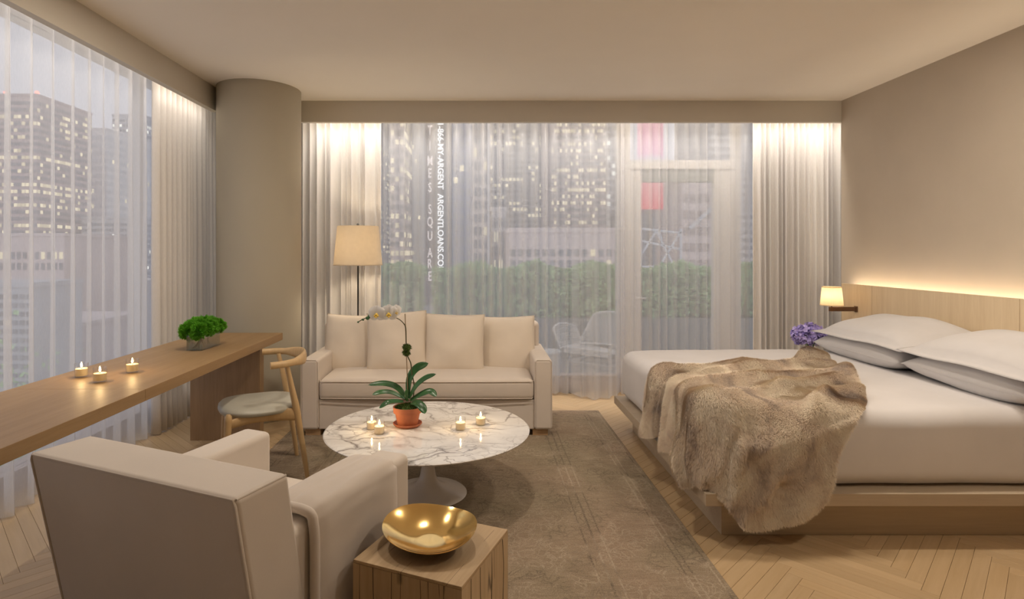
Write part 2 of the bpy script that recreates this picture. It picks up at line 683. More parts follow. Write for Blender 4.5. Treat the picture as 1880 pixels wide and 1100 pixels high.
M['armchair'] = fabric('armchair_linen', (0.70, 0.625, 0.55))
M['throw'] = fabric('wool_throw', (0.66, 0.585, 0.515), weave=700, bmp=0.2)
M['seat'] = plain('grey_leather', (0.47, 0.455, 0.385), 0.42, 0.05, 9.0, 0.1, 150)
M['sheet'] = fabric('bed_linen', (0.725, 0.70, 0.70), weave=1200, bmp=0.2, wrinkle=6.0, wscale=2.6)
M['pillow'] = fabric('pillow_linen', (0.70, 0.68, 0.68), weave=1200, bmp=0.25, wrinkle=5.0, wscale=5.0)
M['sheer'] = cloth_through('sheer_voile', (0.87, 0.87, 0.885), 0.50, 0.5)
M['drape'] = cloth_through('drape_velvet', (0.89, 0.855, 0.82), 1.0, 0.25)
M['frame'] = plain('window_frame_metal', (0.80, 0.77, 0.74), 0.5, 0.03)
M['sill'] = plain('window_upstand', (0.47, 0.40, 0.37), 0.7, 0.05)
M['pane'] = glassy('window_glass', (0.98, 0.985, 0.985), 0.01, 0.35, 0.05)
M['glass'] = glassy('clear_glass', (1, 1, 1), 0.05, 0.03, 0.4)
M['marble'] = marble('white_marble')
M['lacquer'] = plain('white_lacquer', (0.74, 0.70, 0.65), 0.25, 0.01)
M['gold'] = plain('polished_brass', (0.86, 0.60, 0.23), 0.13, 0.06, 5.0, 0.0, 200, 1.0)
M['black'] = plain('black_metal', (0.02, 0.018, 0.016), 0.4, 0.05)
M['wax'] = plain('candle_wax', (0.88, 0.78, 0.58), 0.5, 0.02)
M['flame'] = emit('flame', (1.0, 0.72, 0.32), 26)
M['wick'] = plain('wick', (0.05, 0.04, 0.03), 0.9)
M['terracotta'] = plain('terracotta', (0.42, 0.135, 0.065), 0.75, 0.08, 12, 0.1, 120)
M['leaf'] = plain('orchid_leaf', (0.03, 0.105, 0.03), 0.3, 0.45, 11)
M['moss'] = plain('pot_moss', (0.07, 0.12, 0.02), 0.9, 0.6, 60)
M['stem'] = plain('orchid_stem', (0.08, 0.075, 0.03), 0.5, 0.2)
M['stake'] = plain('bamboo_stake', (0.30, 0.22, 0.13), 0.6, 0.2)
M['petal'] = plain('white_petal', (0.90, 0.87, 0.86), 0.5, 0.03, 30)
M['lip'] = plain('yellow_lip', (0.80, 0.55, 0.08), 0.5, 0.2, 80)
M['fern'] = plain('bright_moss', (0.13, 0.42, 0.02), 0.8, 0.6, 9)
M['twig'] = plain('twig', (0.12, 0.12, 0.05), 0.7, 0.3)
M['violet'] = plain('violet_petal', (0.50, 0.42, 1.0), 0.6, 0.35, 40)
M['flower_leaf'] = plain('flower_stem', (0.06, 0.13, 0.04), 0.6, 0.3)
M['rug'] = rug_mat('faded_rug', 1.21, 1.95)
M['fur'] = fur_mat('faux_fur')
M['hedge'] = plain('hedge_leaf', (0.46, 0.86, 0.36), 0.6, 0.5, 7)
M['hedge_core'] = plain('hedge_core', (0.05, 0.10, 0.05), 0.9, 0.3, 9)
M['planter'] = plain('planter_metal', (0.30, 0.32, 0.32), 0.6, 0.05)
M['terrace'] = plain('terrace_paving', (0.33, 0.33, 0.33), 0.8, 0.08)
M['white_metal'] = plain('white_powder_coat', (0.82, 0.83, 0.84), 0.5, 0.02)
M['asphalt'] = plain('street', (0.34, 0.34, 0.36), 0.9, 0.1, 0.2)
M['unseen_lens'] = emit('unseen_downlight_lens', (1.0, 0.85, 0.65), 1.5)


def shade_mat(name, col, strength, pleats=False):
    """lampshade cloth, lit by the bulb inside"""
    m, nt, b = new_mat(name)
    nt.nodes.remove(b)
    f = noise_tex(nt, coords(nt), 30.0, 3)
    r = ramp(nt, f, [(0.3, tuple(c * .95 for c in col)), (0.7, col)])
    d = N(nt, 'ShaderNodeBsdfDiffuse')
    t = N(nt, 'ShaderNodeBsdfTranslucent')
    L(nt, r.outputs[0], d.inputs[0])
    L(nt, r.outputs[0], t.inputs[0])
    mx = N(nt, 'ShaderNodeMixShader')
    mx.inputs[0].default_value = strength
    L(nt, d.outputs[0], mx.inputs[1])
    L(nt, t.outputs[0], mx.inputs[2])
    L(nt, mx.outputs[0], nt.nodes['Material Output'].inputs[0])
    return m


M['wax'] = shade_mat('candle_wax_body', (0.95, 0.84, 0.62), 0.4)
M['petal'] = shade_mat('orchid_petal', (0.97, 0.96, 0.95), 0.45)
M['lampshade'] = shade_mat('linen_shade', (0.84, 0.76, 0.64), 0.5)
M['pleatshade'] = shade_mat('pleated_shade', (0.92, 0.82, 0.62), 0.6)

# ------------------------------------------------------------------ setting
XL, XR, YR, YB, ZC = -2.62, 3.236, -1.6, 5.62, 2.70   # window left, wall right, rear wall, back window, ceiling
floor = box('floor', (-2.75, 3.75, YR - .1, 5.8, -0.10, -0.012), M['subfloor'])
tag(floor, 'pale oak herringbone parquet floor', kind='structure')

# herringbone planks, 45 degrees, zigzag running away from the eye
PW, PL = 0.06, 0.66
plank_me = bpy.data.meshes.new('plank')
_b = bmesh.new()
bm_box(_b, 0.0005, PL - .0005, 0.0005, PW - .0005, -0.012, 0.0, bevel=0.0007, seg=1)
bmesh.ops.recalc_face_normals(_b, faces=_b.faces[:])
_b.to_mesh(_b_me := plank_me)
_b.free()
plank_me.materials.append(M['plank'])
s2 = math.sqrt(2)
OX, OY = 1.80, 2.2585
cand = []
for j in range(-14, 12):
    for k in range(-110, 110):
        for typ in (0, 1):
            if typ == 0:
                u, v, ang = k * PW + j * PL, k * PW - j * PL, 45
                uc, vc = u + PL / 2, v + PW / 2
            else:
                u, v, ang = k * PW + PL + PW + j * PL, (k + 1) * PW - PL - j * PL, 135
                uc, vc = u - PW / 2, v + PL / 2
            X, Y = (u - v) / s2 + OX, (u + v) / s2 + OY
            cx, cy = (uc - vc) / s2 + OX, (uc + vc) / s2 + OY
            if not (-2.75 < cx < 3.6 and YR + .2 < cy < 5.72):
                continue
            # planks wholly under the rug or the bed plinth are never seen
            if -1.15 < cx < 0.75 and 0.9 < cy < 4.55:
                continue
            if 1.45 < cx < 3.3 and 3.0 < cy < 4.15:
                continue
            cand.append((X, Y, ang, cx, cy))


def in_view(cx, cy):
    if cy < 0.5:
        return False
    px, py = PX + F * cx / cy, PY + F * H / cy
    if not (-40 < px < 1920 and py < 1180):
        return False
    if -1.3 < cx < 0.9 and cy > .8 and cy < 4.7:      # rug, sofa
        return False
    if 1.3 < cx and 2.9 < cy < 5.1:                   # bed
        return False
    if cx < -1.05 and 1.2 < cy < 1.6:                 # behind the armchair
        return True
    return True


seen = sorted([c for c in cand if in_view(c[3], c[4])], key=lambda c: c[4])
near, far = seen[:295], seen[295:]
rest = [c for c in cand if not in_view(c[3], c[4])] + far
for (X, Y, ang, cx, cy) in near:
    o = bpy.data.objects.new('plank', plank_me)
    o.location = (X, Y, 0)
    o.rotation_euler = (0, 0, math.radians(ang))
    C.objects.link(o)
    o.parent = floor
V, Fc = [], []
pv = [v.co.copy() for v in plank_me.vertices]
pf = [tuple(p.vertices) for p in plank_me.polygons]
for (X, Y, ang, cx, cy) in rest:
    mt = Matrix.Translation((X, Y, 0)) @ Matrix.Rotation(math.radians(ang), 4, 'Z')
    n = len(V)
    V += [mt @ q for q in pv]
    Fc += [tuple(i + n for i in f) for f in pf]
tag(from_py('planks', V, Fc, M['plank'], floor), kind='stuff')

ceiling = box('ceiling', (-2.75, 3.75, YR - .1, 5.8, ZC, ZC + .12), M['ceiling'])
tag(ceiling, 'smooth beige painted ceiling', kind='structure')
for (x, y) in UNSEEN_DOWNLIGHTS:  # unseen fittings, drawn for the added fill lamp as well
    t = lathe('unseen_downlight_trim', [(0.105, 0.0), (0.115, -.004), (0.115, 0.0)], M['lacquer'], ceiling, 28, (x, y, ZC))
    lathe('unseen_downlight_lens', [(0, -.0015), (.10, -.0015), (.10, 0), (0, 0)], M['unseen_lens'], ceiling, 28, (x, y, ZC))
wr = box('wall_right', (XR, XR + .3, YR, 5.17, 0, ZC), M['wallpaper'])
tag(wr, 'warm beige wall behind the bed', kind='structure')
tag(box('wall_niche', (3.68, 3.78, 5.17, 5.8, 0, ZC), M['plaster']), kind='structure')
tag(box('wall_rear', (-2.75, 3.75, YR - .1, YR, 0, ZC), M['plaster']), kind='structure')
tag(box('wall_left', (-2.75, XL, YR, 0.7, 0, ZC), M['plaster']), kind='structure')
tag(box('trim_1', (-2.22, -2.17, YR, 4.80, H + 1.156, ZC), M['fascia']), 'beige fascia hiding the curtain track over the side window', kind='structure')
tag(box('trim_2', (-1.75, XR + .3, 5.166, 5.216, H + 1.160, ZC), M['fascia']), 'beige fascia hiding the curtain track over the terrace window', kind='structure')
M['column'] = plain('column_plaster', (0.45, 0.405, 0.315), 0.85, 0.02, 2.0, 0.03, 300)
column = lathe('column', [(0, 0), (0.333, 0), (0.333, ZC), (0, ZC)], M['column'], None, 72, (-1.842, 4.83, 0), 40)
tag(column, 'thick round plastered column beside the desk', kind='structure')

# windows
w1 = empty('window_1', (XL, 2.9, 0), label='tall side window beside the desk', kind='structure')
w1.location = (0, 0, 0)
box('window_sill', (XL - .12, XL + .02, .7, 5.7, 0, .12), M['sill'], w1)
for y in (0.72, 4.45):
    box('mullion', (XL - .08, XL, y, y + .06, .12, ZC), M['frame'], w1)
box('corner_post', (XL - .12, XL + .02, 5.6, 5.75, .12, ZC), M['frame'], w1)
box('pane', (XL - .045, XL - .035, .78, 4.45, .12, ZC), M['pane'], w1)
box('pane', (XL - .045, XL - .035, 4.51, 5.6, .12, ZC), M['pane'], w1)
w2 = empty('window_2', (0, 0, 0), label='wide terrace window', kind='structure')
box('window_sill', (XL, 3.68, YB - .03, YB + .1, 0, .15), M['sill'], w2)
box('mullion', (-1.15, -1.09, YB, YB + .08, .15, ZC), M['frame'], w2)
box('mullion', (1.335, 1.46, YB, YB + .08, .15, ZC), M['frame'], w2)
box('mullion', (2.46, 2.54, YB, YB + .08, .15, ZC), M['frame'], w2)
box('pane', (-2.5, -1.15, YB + .035, YB + .045, .15, ZC), M['pane'], w2)
box('pane', (-1.09, 1.335, YB + .035, YB + .045, .15, ZC), M['pane'], w2)
box('pane', (1.46, 2.46, YB + .035, YB + .045, 2.24, ZC), M['pane'], w2)
box('pane', (2.54, 3.68, YB + .035, YB + .045, .15, ZC), M['pane'], w2)
d1 = empty('door_1', (0, 0, 0), label='glazed terrace door with pale frame', kind='structure')
box('door_head', (1.46, 2.46, YB - .01, YB + .09, 2.155, 2.24), M['frame'], d1)
box('door_rail', (1.57, 2.28, YB + .01, YB + .07, 2.03, 2.155), M['planter'], d1)
box('door_jamb', (1.46, 1.57, YB + .005, YB + .075, .15, 2.155), M['frame'], d1)
box('door_jamb', (2.28, 2.46, YB + .005, YB + .075, .15, 2.155), M['frame'], d1)
box('door_rail', (1.57, 2.28, YB + .01, YB + .07, .15, .27), M['frame'], d1)
box('pane', (1.57, 2.28, YB + .035, YB + .045, .27, 2.03), M['pane'], d1)
tube('door_handle', [(1.52, YB, .90), (1.52, YB - .05, .90), (1.52, YB - .055, .90), (1.60, YB - .055, .90)], .009, M['white_metal'], d1)


# ------------------------------------------------------------------ curtains
def curtain(name, p0, p1, z0, z1, n, amp, mat, label, cat, group, seed, sharp=0.0, hem=0.01, solid=0.0, belly=None):
    rnd = random.Random(seed)
    p0, p1 = Vector((*p0, 0)), Vector((*p1, 0))
    d = p1 - p0
    nrm = Vector((d.y, -d.x, 0)).normalized()
    wid = [rnd.uniform(0.55, 1.45) for _ in range(n)]
    tot = sum(wid)
    amps = [rnd.uniform(0.6, 1.25) for _ in range(n + 1)]
    K = 14
    prof = []
    acc = 0.0
    for i, w in enumerate(wid):
        for k in range(K):
            t = k / K
            s = math.sin(2 * math.pi * t)
            a = amps[i] * (1 - t) + amps[i + 1] * t
            ov = 0.0
            if sharp:
                s = math.tanh(sharp * s) / math.tanh(sharp)
                ov = 0.10 * math.sin(4 * math.pi * t)      # folds that tuck behind one another
            else:
                s = 2 * abs(math.sin(math.pi * t)) ** 0.8 - 1
            prof.append(((acc + w * (t + ov)) / tot, s * a * amp, i))
        acc += w
    prof.append((1.0, 0.0, n - 1))
    rows = 12
    V, Fc = [], []
    for r in range(rows + 1):
        q = r / rows
        z = z1 + (z0 - z1) * q
        for (s, off, i) in prof:
            sway = 0.35 * amp * nz(i * .73 + seed, q * 1.6, 3.1)
            zz = z
            if r == rows:
                zz = z0 + hem * nz(s * 23 + seed, 1.7, 0.4)
            o = off * (0.75 + 0.35 * q) + sway * q
            if belly:
                b0, b1, bo = belly
                if b0 < s < b1:
                    o += bo * q * math.sin(math.pi * (s - b0) / (b1 - b0)) ** 0.5
            p = p0 + d * min(1, max(0, s + 0.15 * amp * q * nz(i * 1.1, seed, q) / max(d.length, .1))) + nrm * o
            V.append((p.x, p.y, zz))
    m = len(prof)
    for r in range(rows):
        for i in range(m - 1):
            Fc.append((r * m + i, r * m + i + 1, (r + 1) * m + i + 1, (r + 1) * m + i))
    o = from_py(name, V, Fc, mat, None, True)
    if solid:
        md = o.modifiers.new('thick', 'SOLIDIFY')
        md.thickness = solid
    return tag(o, label, cat, group)


ZT = 2.66
curtain('sheer_curtain', (-2.425, -0.6), (-2.425, 4.34), 0.012, ZT, 38, 0.044, M['sheer'],
        'white sheer curtain covering the side window behind the desk', 'curtain', 'white sheer curtains', 3, 2.4, 0.012)
curtain('sheer_curtain', (1.36, 5.455), (-0.985, 5.455), 0.012, ZT, 22, 0.044, M['sheer'],
        'white sheer curtain behind the sofa, in front of the green hedge', 'curtain', 'white sheer curtains', 11, 2.4, 0.012,
        belly=(0.03, 0.22, -0.19))
curtain('sheer_curtain', (2.60, 5.455), (1.33, 5.45), 0.012, ZT, 13, 0.028, M['sheer'],
        'white sheer curtain in front of the terrace door beyond the bed', 'curtain', 'white sheer curtains', 23, 2.0, 0.012)
curtain('drape', (-2.38, 4.22), (-2.38, 5.30), 0.012, ZT, 17, 0.032, M['drape'],
        'beige pleated drape between the side sheer and the column', 'curtain', 'beige drapes', 5, 0.0, 0.01, 0.004)
curtain('drape', (-0.925, 5.40), (-1.95, 5.40), 0.012, ZT, 16, 0.032, M['drape'],
        'beige pleated drape behind the floor lamp beside the column', 'curtain', 'beige drapes', 8, 0.0, 0.01, 0.004)
curtain('drape', (3.52, 5.40), (2.55, 5.40), 0.012, ZT, 18, 0.032, M['drape'],
        'beige pleated drape behind the wall sconce beyond the bed', 'curtain', 'beige drapes', 14, 0.0, 0.01, 0.004)

# ------------------------------------------------------------------ rug
rug = box('rug', (-1.21, 1.21, -1.95, 1.95, 0, .011), M['rug'], None, 0.004, 2)
rug.location = (-0.21, 2.92, 0.0005)
tag(rug, 'faded taupe rug with worn oriental pattern and border stripes', 'rug')

# ------------------------------------------------------------------ desk
desk = empty('desk', (-1.75, 2.2, 0), 0, 'long oak desk running along the side window', 'desk')
box('desktop', (-.30, .292, .317, 2.07, .698, .75), M['oak_desk'], desk, .0015, 1)
box('desktop', (-.30, .292, -2.6, .3162, .698, .75), M['oak_desk'], desk, .0015, 1)
box('panel_leg', (-.33 + .01, .178, 1.925, 2.00, 0, .698), M['oak_desk_v'], desk, .0015, 1)
box('panel_leg', (-.32, .178, -2.5, -2.42, 0, .698), M['oak_desk_v'], desk, .0015, 1)


# ------------------------------------------------------------------ soft shapes
def pillow_mesh(w, h, t, seed=0, flange=0.0, nx=28, ny=28, pinch=0.06, lump=0.012, pw=2.6):
    """square cushion lying in the xz plane, thickness along y"""
    V, Fc = [], []
    idx = {}
    for side in (1, -1):
        for j in range(ny + 1):
            for i in range(nx + 1):
                u, v = 2 * i / nx - 1, 2 * j / ny - 1
                edge = i in (0, nx) or j in (0, ny)
                if edge and side == -1:
                    idx[(side, i, j)] = idx[(1, i, j)]
                    continue
                fu, fv = flange / (w / 2), flange / (h / 2)
                uu, vv = min(1, abs(u) / (1 - fu)), min(1, abs(v) / (1 - fv))
                th = t / 2 * ((1 - uu ** pw) * (1 - vv ** pw)) ** 0.52
                if flange and not edge:
                    th = max(th, 0.004)
                x = u * w / 2 * (1 - pinch * (1 - v * v))
                z = v * h / 2 * (1 - pinch * (1 - u * u))
                y = side * th * (1 + lump * 12 * nz(u * 1.7 + seed, v * 1.7, side * .7)) + lump * nz(u * 1.2, v * 1.2, seed)
                idx[(side, i, j)] = len(V)
                V.append((x, y, z))
    for side in (1, -1):
        for j in range(ny):
            for i in range(nx):
                q = (idx[(side, i, j)], idx[(side, i + 1, j)], idx[(side, i + 1, j + 1)], idx[(side, i, j + 1)])
                Fc.append(q if side == -1 else q[::-1])
    # seam loop
    loop = [idx[(1, i, 0)] for i in range(nx)] + [idx[(1, nx, j)] for j in range(ny)] + [idx[(1, i, ny)] for i in range(nx, 0, -1)] + [idx[(1, 0, j)] for j in range(ny, 0, -1)]
    return V, Fc, [V[i] for i in loop]


def cushion(name, w, h, t, mat, loc, rot, seed, label, cat, group, flange=0.0, pinch=0.06, pipe=0.003, lump=0.012, pw=2.6):
    V, Fc, loop = pillow_mesh(w, h, t, seed, flange, 36, 36, pinch, lump, pw)
    root = empty(name, loc, 0, label, cat, group)
    root.rotation_euler = rot
    from_py('cover', V, Fc, mat, root, True)
    if pipe:
        tube('seam', loop + [loop[0], loop[1]], pipe, mat, root, 6)
    return root


# ------------------------------------------------------------------ sofa
SX0, SX1, SY = -1.30, 0.525, 4.18
sofa = empty('sofa', ((SX0 + SX1) / 2, SY, 0), 0, 'cream linen sofa with square arms and one long seat cushion', 'sofa')
hw = (SX1 - SX0) / 2
box('base', (-hw + .128, hw - .128, .012, .80, .057, .275), M['sofa'], sofa, .012, 3)
for s in (-1, 1):
    x0, x1 = (-hw, -hw + .13) if s < 0 else (hw - .13, hw)
    a = box('arm', (x0, x1, 0, .76, .057, .567), M['sofa'], sofa, .022, 4)
    tube('seam', [(x0 + .004, .004, .08), (x0 + .004, .004, .545), (x0 + .02, .004, .562), (x1 - .02, .004, .562), (x1 - .004, .004, .545), (x1 - .004, .004, .08)], .003, M['sofa'], a, 6, (0, 1, 0))
    box('foot', (-.055, .055, -.045, .045, 0.012, .06), M['foot_wood'], sofa).location = (s * (hw - .085), .07, 0)
    box('foot', (-.055, .055, -.045, .045, 0.012, .06), M['foot_wood'], sofa).location = (s * (hw - .085), .70, 0)
box('backrest', (-hw + .0, hw - .03, .63, .79, .20, .765), M['sofa'], sofa, .035, 4, Matrix.Translation((0, 0, 0)))
# seat cushion: crowned, soft front edge
bm = bmesh.new()
bm_box(bm, -hw + .132, hw - .132, -.012, .64, .275, .425, bevel=.04, seg=5)
bmesh.ops.subdivide_edges(bm, edges=[e for e in bm.edges if e.calc_length() > .3], cuts=14, use_grid_fill=True)
for v in bm.verts:
    u = v.co.x / (hw - .13)
    if v.co.z > .36:
        v.co.z += .022 * max(0, (1 - u ** 4)) * max(0, 1 - ((v.co.y - .3) / .36) ** 2) + .004 * nz(v.co.x * 3, v.co.y * 3)
    v.co.y -= .012 * (1 - u ** 2) * (v.co.y < .05)
seatc = sharp_smooth(from_bm('seat_cushion', bm, M['sofa'], sofa), 60)
for zz in (.29, .41):
    tube('seam', [(-hw + .135, .03, zz)] + [(x * (hw - .15), -.013 - .012 * (1 - x * x), zz) for x in np.linspace(-1, 1, 15)] + [(hw - .135, .03, zz)], .0035, M['sofa'], seatc, 6)

cy = SY + .50
for (pxa, pxb, yt, yb, dd, tilt, roll, seed, lab, f) in [
    (600, 692, 578, 690, 4.66, -14, 2, 1.1, 'cream cushion at the end of the sofa nearest the column', 0),
    (886, 978, 581, 690, 4.66, -14, -1, 5.2, 'cream cushion at the end of the sofa nearest the bed', 0),
    (675, 782, 573, 684, 4.53, -15, -3, 2.7, 'cream cushion in front, directly behind the white orchid flowers', 1),
    (781, 887, 577, 685, 4.53, -15, 1, 3.9, 'cream cushion in front, next to the orchid cushion on its bed side', 1),
]:
    c = at((pxa + pxb) / 2, (yt + yb) / 2, dd)
    w = (pxb - pxa) * dd / F * 1.04
    h = (yb - yt) * dd / F * 1.02
    cushion('sofa_cushion', max(w, .45), h, .17, M['cushion'], (c.x, c.y, c.z - .002), (math.radians(tilt), math.radians(roll), 0), seed, lab, 'cushion', 'cream sofa cushions', 0, .045)

# ------------------------------------------------------------------ armchair
AR = math.atan2(-.397, .918)
arm = empty('armchair', (-0.96, 1.545, 0), AR, 'cream linen armchair seen from behind, facing the marble table', 'armchair')
hw = .402
# raked back: side profile (y, z) swept across
prof = [(0.0, .748), (0.005, .756), (.185, .756), (.195, .748), (.30, .20), (.13, .06)]


def sweep_x(name, prof, x0, x1, mat, parent, bev=.014, seg=3):
    bm = bmesh.new()
    A = [bm.verts.new((x0, y, z)) for y, z in prof]
    B = [bm.verts.new((x1, y, z)) for y, z in prof]
    bm.faces.new(A)
    bm.faces.new(B[::-1])
    n = len(prof)
    for i in range(n):
        j = (i + 1) % n
        bm.faces.new((A[i], B[i], B[j], A[j]))
    bmesh.ops.recalc_face_normals(bm, faces=bm.faces[:])
    if bev:
        bmesh.ops.bevel(bm, geom=bm.edges[:], offset=bev, segments=seg, profile=.5, affect='EDGES')
    return weighted(sharp_smooth(from_bm(name, bm, mat, parent), 50))


back = sweep_x('backrest', [(0.0, .755), (.185, .755), (.285, .22), (.13, .07)], -hw - .005, hw + .005, M['armchair'], arm, .016)
tube('seam', [(-hw, .128, .09), (-hw, .005, .735), (-hw + .006, .004, .750), (hw - .006, .004, .750), (hw, .005, .735), (hw, .128, .09)], .0038, M['armchair'], back, 6, (0, 1, 0))
for s in (-1, 1):
    tube('seam', [(s * hw, .008, .7505), (s * hw, .178, .7505)], .003, M['armchair'], back, 6)
for s in (-1, 1):
    a = sweep_x('arm', [(.075, .585), (.835, .60), (.835, .07), (.12, .07)], *( (-hw, -hw + .14) if s < 0 else (hw - .14, hw)), M['armchair'], arm, .024, 4)
    xo = s * (hw - .003)
    xi = s * (hw - .137)
    tube('seam', [(xo, .10, .563), (xo, .82, .577)], .0028, M['armchair'], a, 6)
    tube('seam', [(xi, .25, .566), (xi, .82, .577)], .0028, M['armchair'], a, 6)
box('base', (-hw + .135, hw - .135, .15, .82, .07, .27), M['armchair'], arm, .012, 2)
bm = bmesh.new()
bm_box(bm, -hw + .145, hw - .145, .225, .845, .27, .43, bevel=.04, seg=5)
sharp_smooth(from_bm('seat_cushion', bm, M['armchair'], arm), 60)
for sx in (-1, 1):
    for yy in (.17, .77):
        box('foot', (sx * (hw - .06) - .03, sx * (hw - .06) + .03, yy - .03, yy + .03, 0.012, .075), M['foot_wood'], arm)

# wool throw folded over the arm next to the cube table
thr = empty('throw_blanket', (-0.96, 1.545, 0), AR, 'beige wool throw folded over the armchair arm beside the cube table', 'blanket')


def drape_strip(name, path, y0, y1, thick, parent, mat, ny=16, seed=0, curl=.02):
    P = spline(path, 8)
    V, Fc = [], []
    m = len(P)
    for i, p in enumerate(P):
        a = P[max(i - 1, 0)]
        b_ = P[min(i + 1, m - 1)]
        t = np.array(b_) - np.array(a)
        nn = np.array((-t[1], t[0]))
        nn /= max(1e-6, np.linalg.norm(nn))
        for j in range(ny + 1):
            v = j / ny
            y = y0 + (y1 - y0) * v
            e = 1 - abs(2 * v - 1) ** 10
            q = np.array(p) + nn * (thick * e + .004 * nz(y * 6, i * .25, seed))
            V.append((q[0], y + .012 * nz(i * .2, seed, 1) * (1 if v > .5 else -.6), q[1]))
        for j in range(ny + 1):
            v = j / ny
            y = y0 + (y1 - y0) * v
            V.append((p[0], y + .012 * nz(i * .2, seed, 1) * (1 if v > .5 else -.6), p[1]))
    w = 2 * (ny + 1)
    for i in range(m - 1):
        for j in range(ny):
            a = i * w + j
            Fc.append((a, a + 1, a + w + 1, a + w))
            a2 = i * w + ny + 1 + j
            Fc.append((a2 + 1, a2, a2 + w, a2 + w + 1))
        Fc.append((i * w, i * w + w, i * w + w + ny + 1, i * w + ny + 1))
        k = i * w + ny
        Fc.append((k + w, k, k + ny + 1, k + w + ny + 1))
    for i in (0, m - 1):
        for j in range(ny):
            a = i * w + j
            Fc.append((a, a + ny + 1, a + ny + 2, a + 1))
    bm = bmesh.new()
    me = bpy.data.meshes.new('t')
    me.from_pydata(V, [], Fc)
    bm.from_mesh(me)
    bpy.data.meshes.remove(me)
    return sharp_smooth(from_bm(name, bm, mat, parent), 60)


xa, xb = hw - .142, hw + .002
lp = [(xa - .004, .455), (xa - .003, .54), (xa + .007, .588), (xa + .035, .600), ((xa + xb) / 2, .602), (xb - .035, .600), (xb - .007, .588), (xb + .003, .54), (xb + .004, .35), (xb + .005, .10)]
drape_strip('lower_fold', [(x, z - .0) for x, z in lp], .285, .715, .016, thr, M['throw'], 16, 1.0)
lp2 = [(x + (.016 if x > (xa + xb) / 2 + .03 else (-.016 if x < xa + .02 else 0)), z + (.016 if .56 < z else 0)) for x, z in lp]
drape_strip('upper_fold', lp2, .27, .708, .016, thr, M['throw'], 16, 4.0)
tube('folded_edge', [(x + (.014 if x > xa + .08 else -.014 if x < xa + .02 else 0), .272, z + (.014 if z > .58 else 0)) for x, z in [tuple(p) for p in spline(lp, 5)]], .0145, M['throw'], thr, 10, (0, 1, 0))

# ------------------------------------------------------------------ cube side table and bowl
cube = empty('side_table', (-0.14, 1.7795, 0), AR, 'solid cracked oak cube side table carrying the brass bowl', 'side table')
h = .1755
box('top', (-h, h, -h, h, .44, .45), M['oak_cube'], cube, .0015, 1)
body = boxes('body', [(-h, h, -h, h, .011, .44)], M['oak_cube_v'], cube)
rnd = random.Random(4)
for i in range(7):      # drying cracks running up the faces
    x = -h + .03 + i * .046 + rnd.uniform(-.012, .012)
    zz = [(x + .012 * (k / 6) * rnd.uniform(-1, 1), -h - .0003, .44 - k * .07 * rnd.uniform(.7, 1)) for k in range(6)]
    tube('crack', zz, [.0004 + .0008 * rnd.random() for _ in zz], M['wick'], body, 4, (0, 1, 0))
for i in range(4):
    y = -h + .05 + i * .08 + rnd.uniform(-.02, .02)
    zz = [(h + .0003, y + .006 * rnd.uniform(-1, 1), .44 - k * .08) for k in range(5)]
    tube('crack', zz, [.0004 + .0010 * rnd.random() for _ in zz], M['wick'], body, 4, (0, 1, 0))

bowl = empty('brass_bowl', (-0.155, 1.79, .45), AR, 'polished brass bowl with a wavy rim on the oak cube', 'bowl')
V, Fc = [], []
nr, na = 22, 96
for side in (0, 1):
    for i in range(nr + 1):
        t = i / nr
        for k in range(na):
            a = 2 * math.pi * k / na
            R = .147 * (1 + .045 * math.cos(2 * a + .9) + .012 * math.cos(3 * a + 1.1))
            r = R * t
            zr = .048 + .008 * math.cos(2 * (a - .2)) + .008 * math.sin(a) + .003 * math.sin(3 * a)
            z = .003 + (zr) * max(0, (t - .22) / .78) ** 1.75
            if side == 1:
                z = z + .004 * (1 - .3 * t)
                if i == nr:
                    z -= .001
            V.append((r * math.cos(a), r * math.sin(a), z))
for side in (0, 1):
    o0 = side * (nr + 1) * na
    for i in range(nr):
        for k in range(na):
            j = (k + 1) % na
            q = (o0 + i * na + k, o0 + i * na + j, o0 + (i + 1) * na + j, o0 + (i + 1) * na + k)
            Fc.append(q if side else q[::-1])
o1 = (nr + 1) * na
for k in range(na):
    j = (k + 1) % na
    Fc.append((nr * na + k, nr * na + j, o1 + nr * na + j, o1 + nr * na + k))
bm = bmesh.new()
me = bpy.data.meshes.new('t')
me.from_pydata(V, [], Fc)
bm.from_mesh(me)
bpy.data.meshes.remove(me)
bmesh.ops.remove_doubles(bm, verts=bm.verts, dist=1e-5)
sharp_smooth(from_bm('bowl_shell', bm, M['gold'], bowl), 70)
lathe('foot_ring', [(.03, .0), (.034, .0), (.036, .004), (.03, .004)], M['gold'], bowl, 32, closed=True)

# ------------------------------------------------------------------ coffee table
TX, TY, TZ = -0.288, 3.20, .375
tab = empty('coffee_table', (TX, TY, .012), 0, 'round white marble pedestal coffee table with dark veins', 'table')
z0 = .012
R = .562
top = lathe('tabletop', [(0, .375 - z0), (R - .006, .375 - z0), (R, .372 - z0), (R - .004, .366 - z0), (R - .035, .355 - z0), (0, .355 - z0)], M['marble'], tab, 96, (0, 0, 0), 25)
lathe('pedestal', [(0, 0), (.212, 0), (.216, .004), (.21, .009), (.15, .02), (.10, .036), (.065, .06), (.045, .095), (.035, .15), (.032, .20), (.034, .26), (.045, .31), (.075, .335), (.13, .343), (0, .343)], M['lacquer'], tab, 64, (0, 0, 0), 60)

# ------------------------------------------------------------------ candles


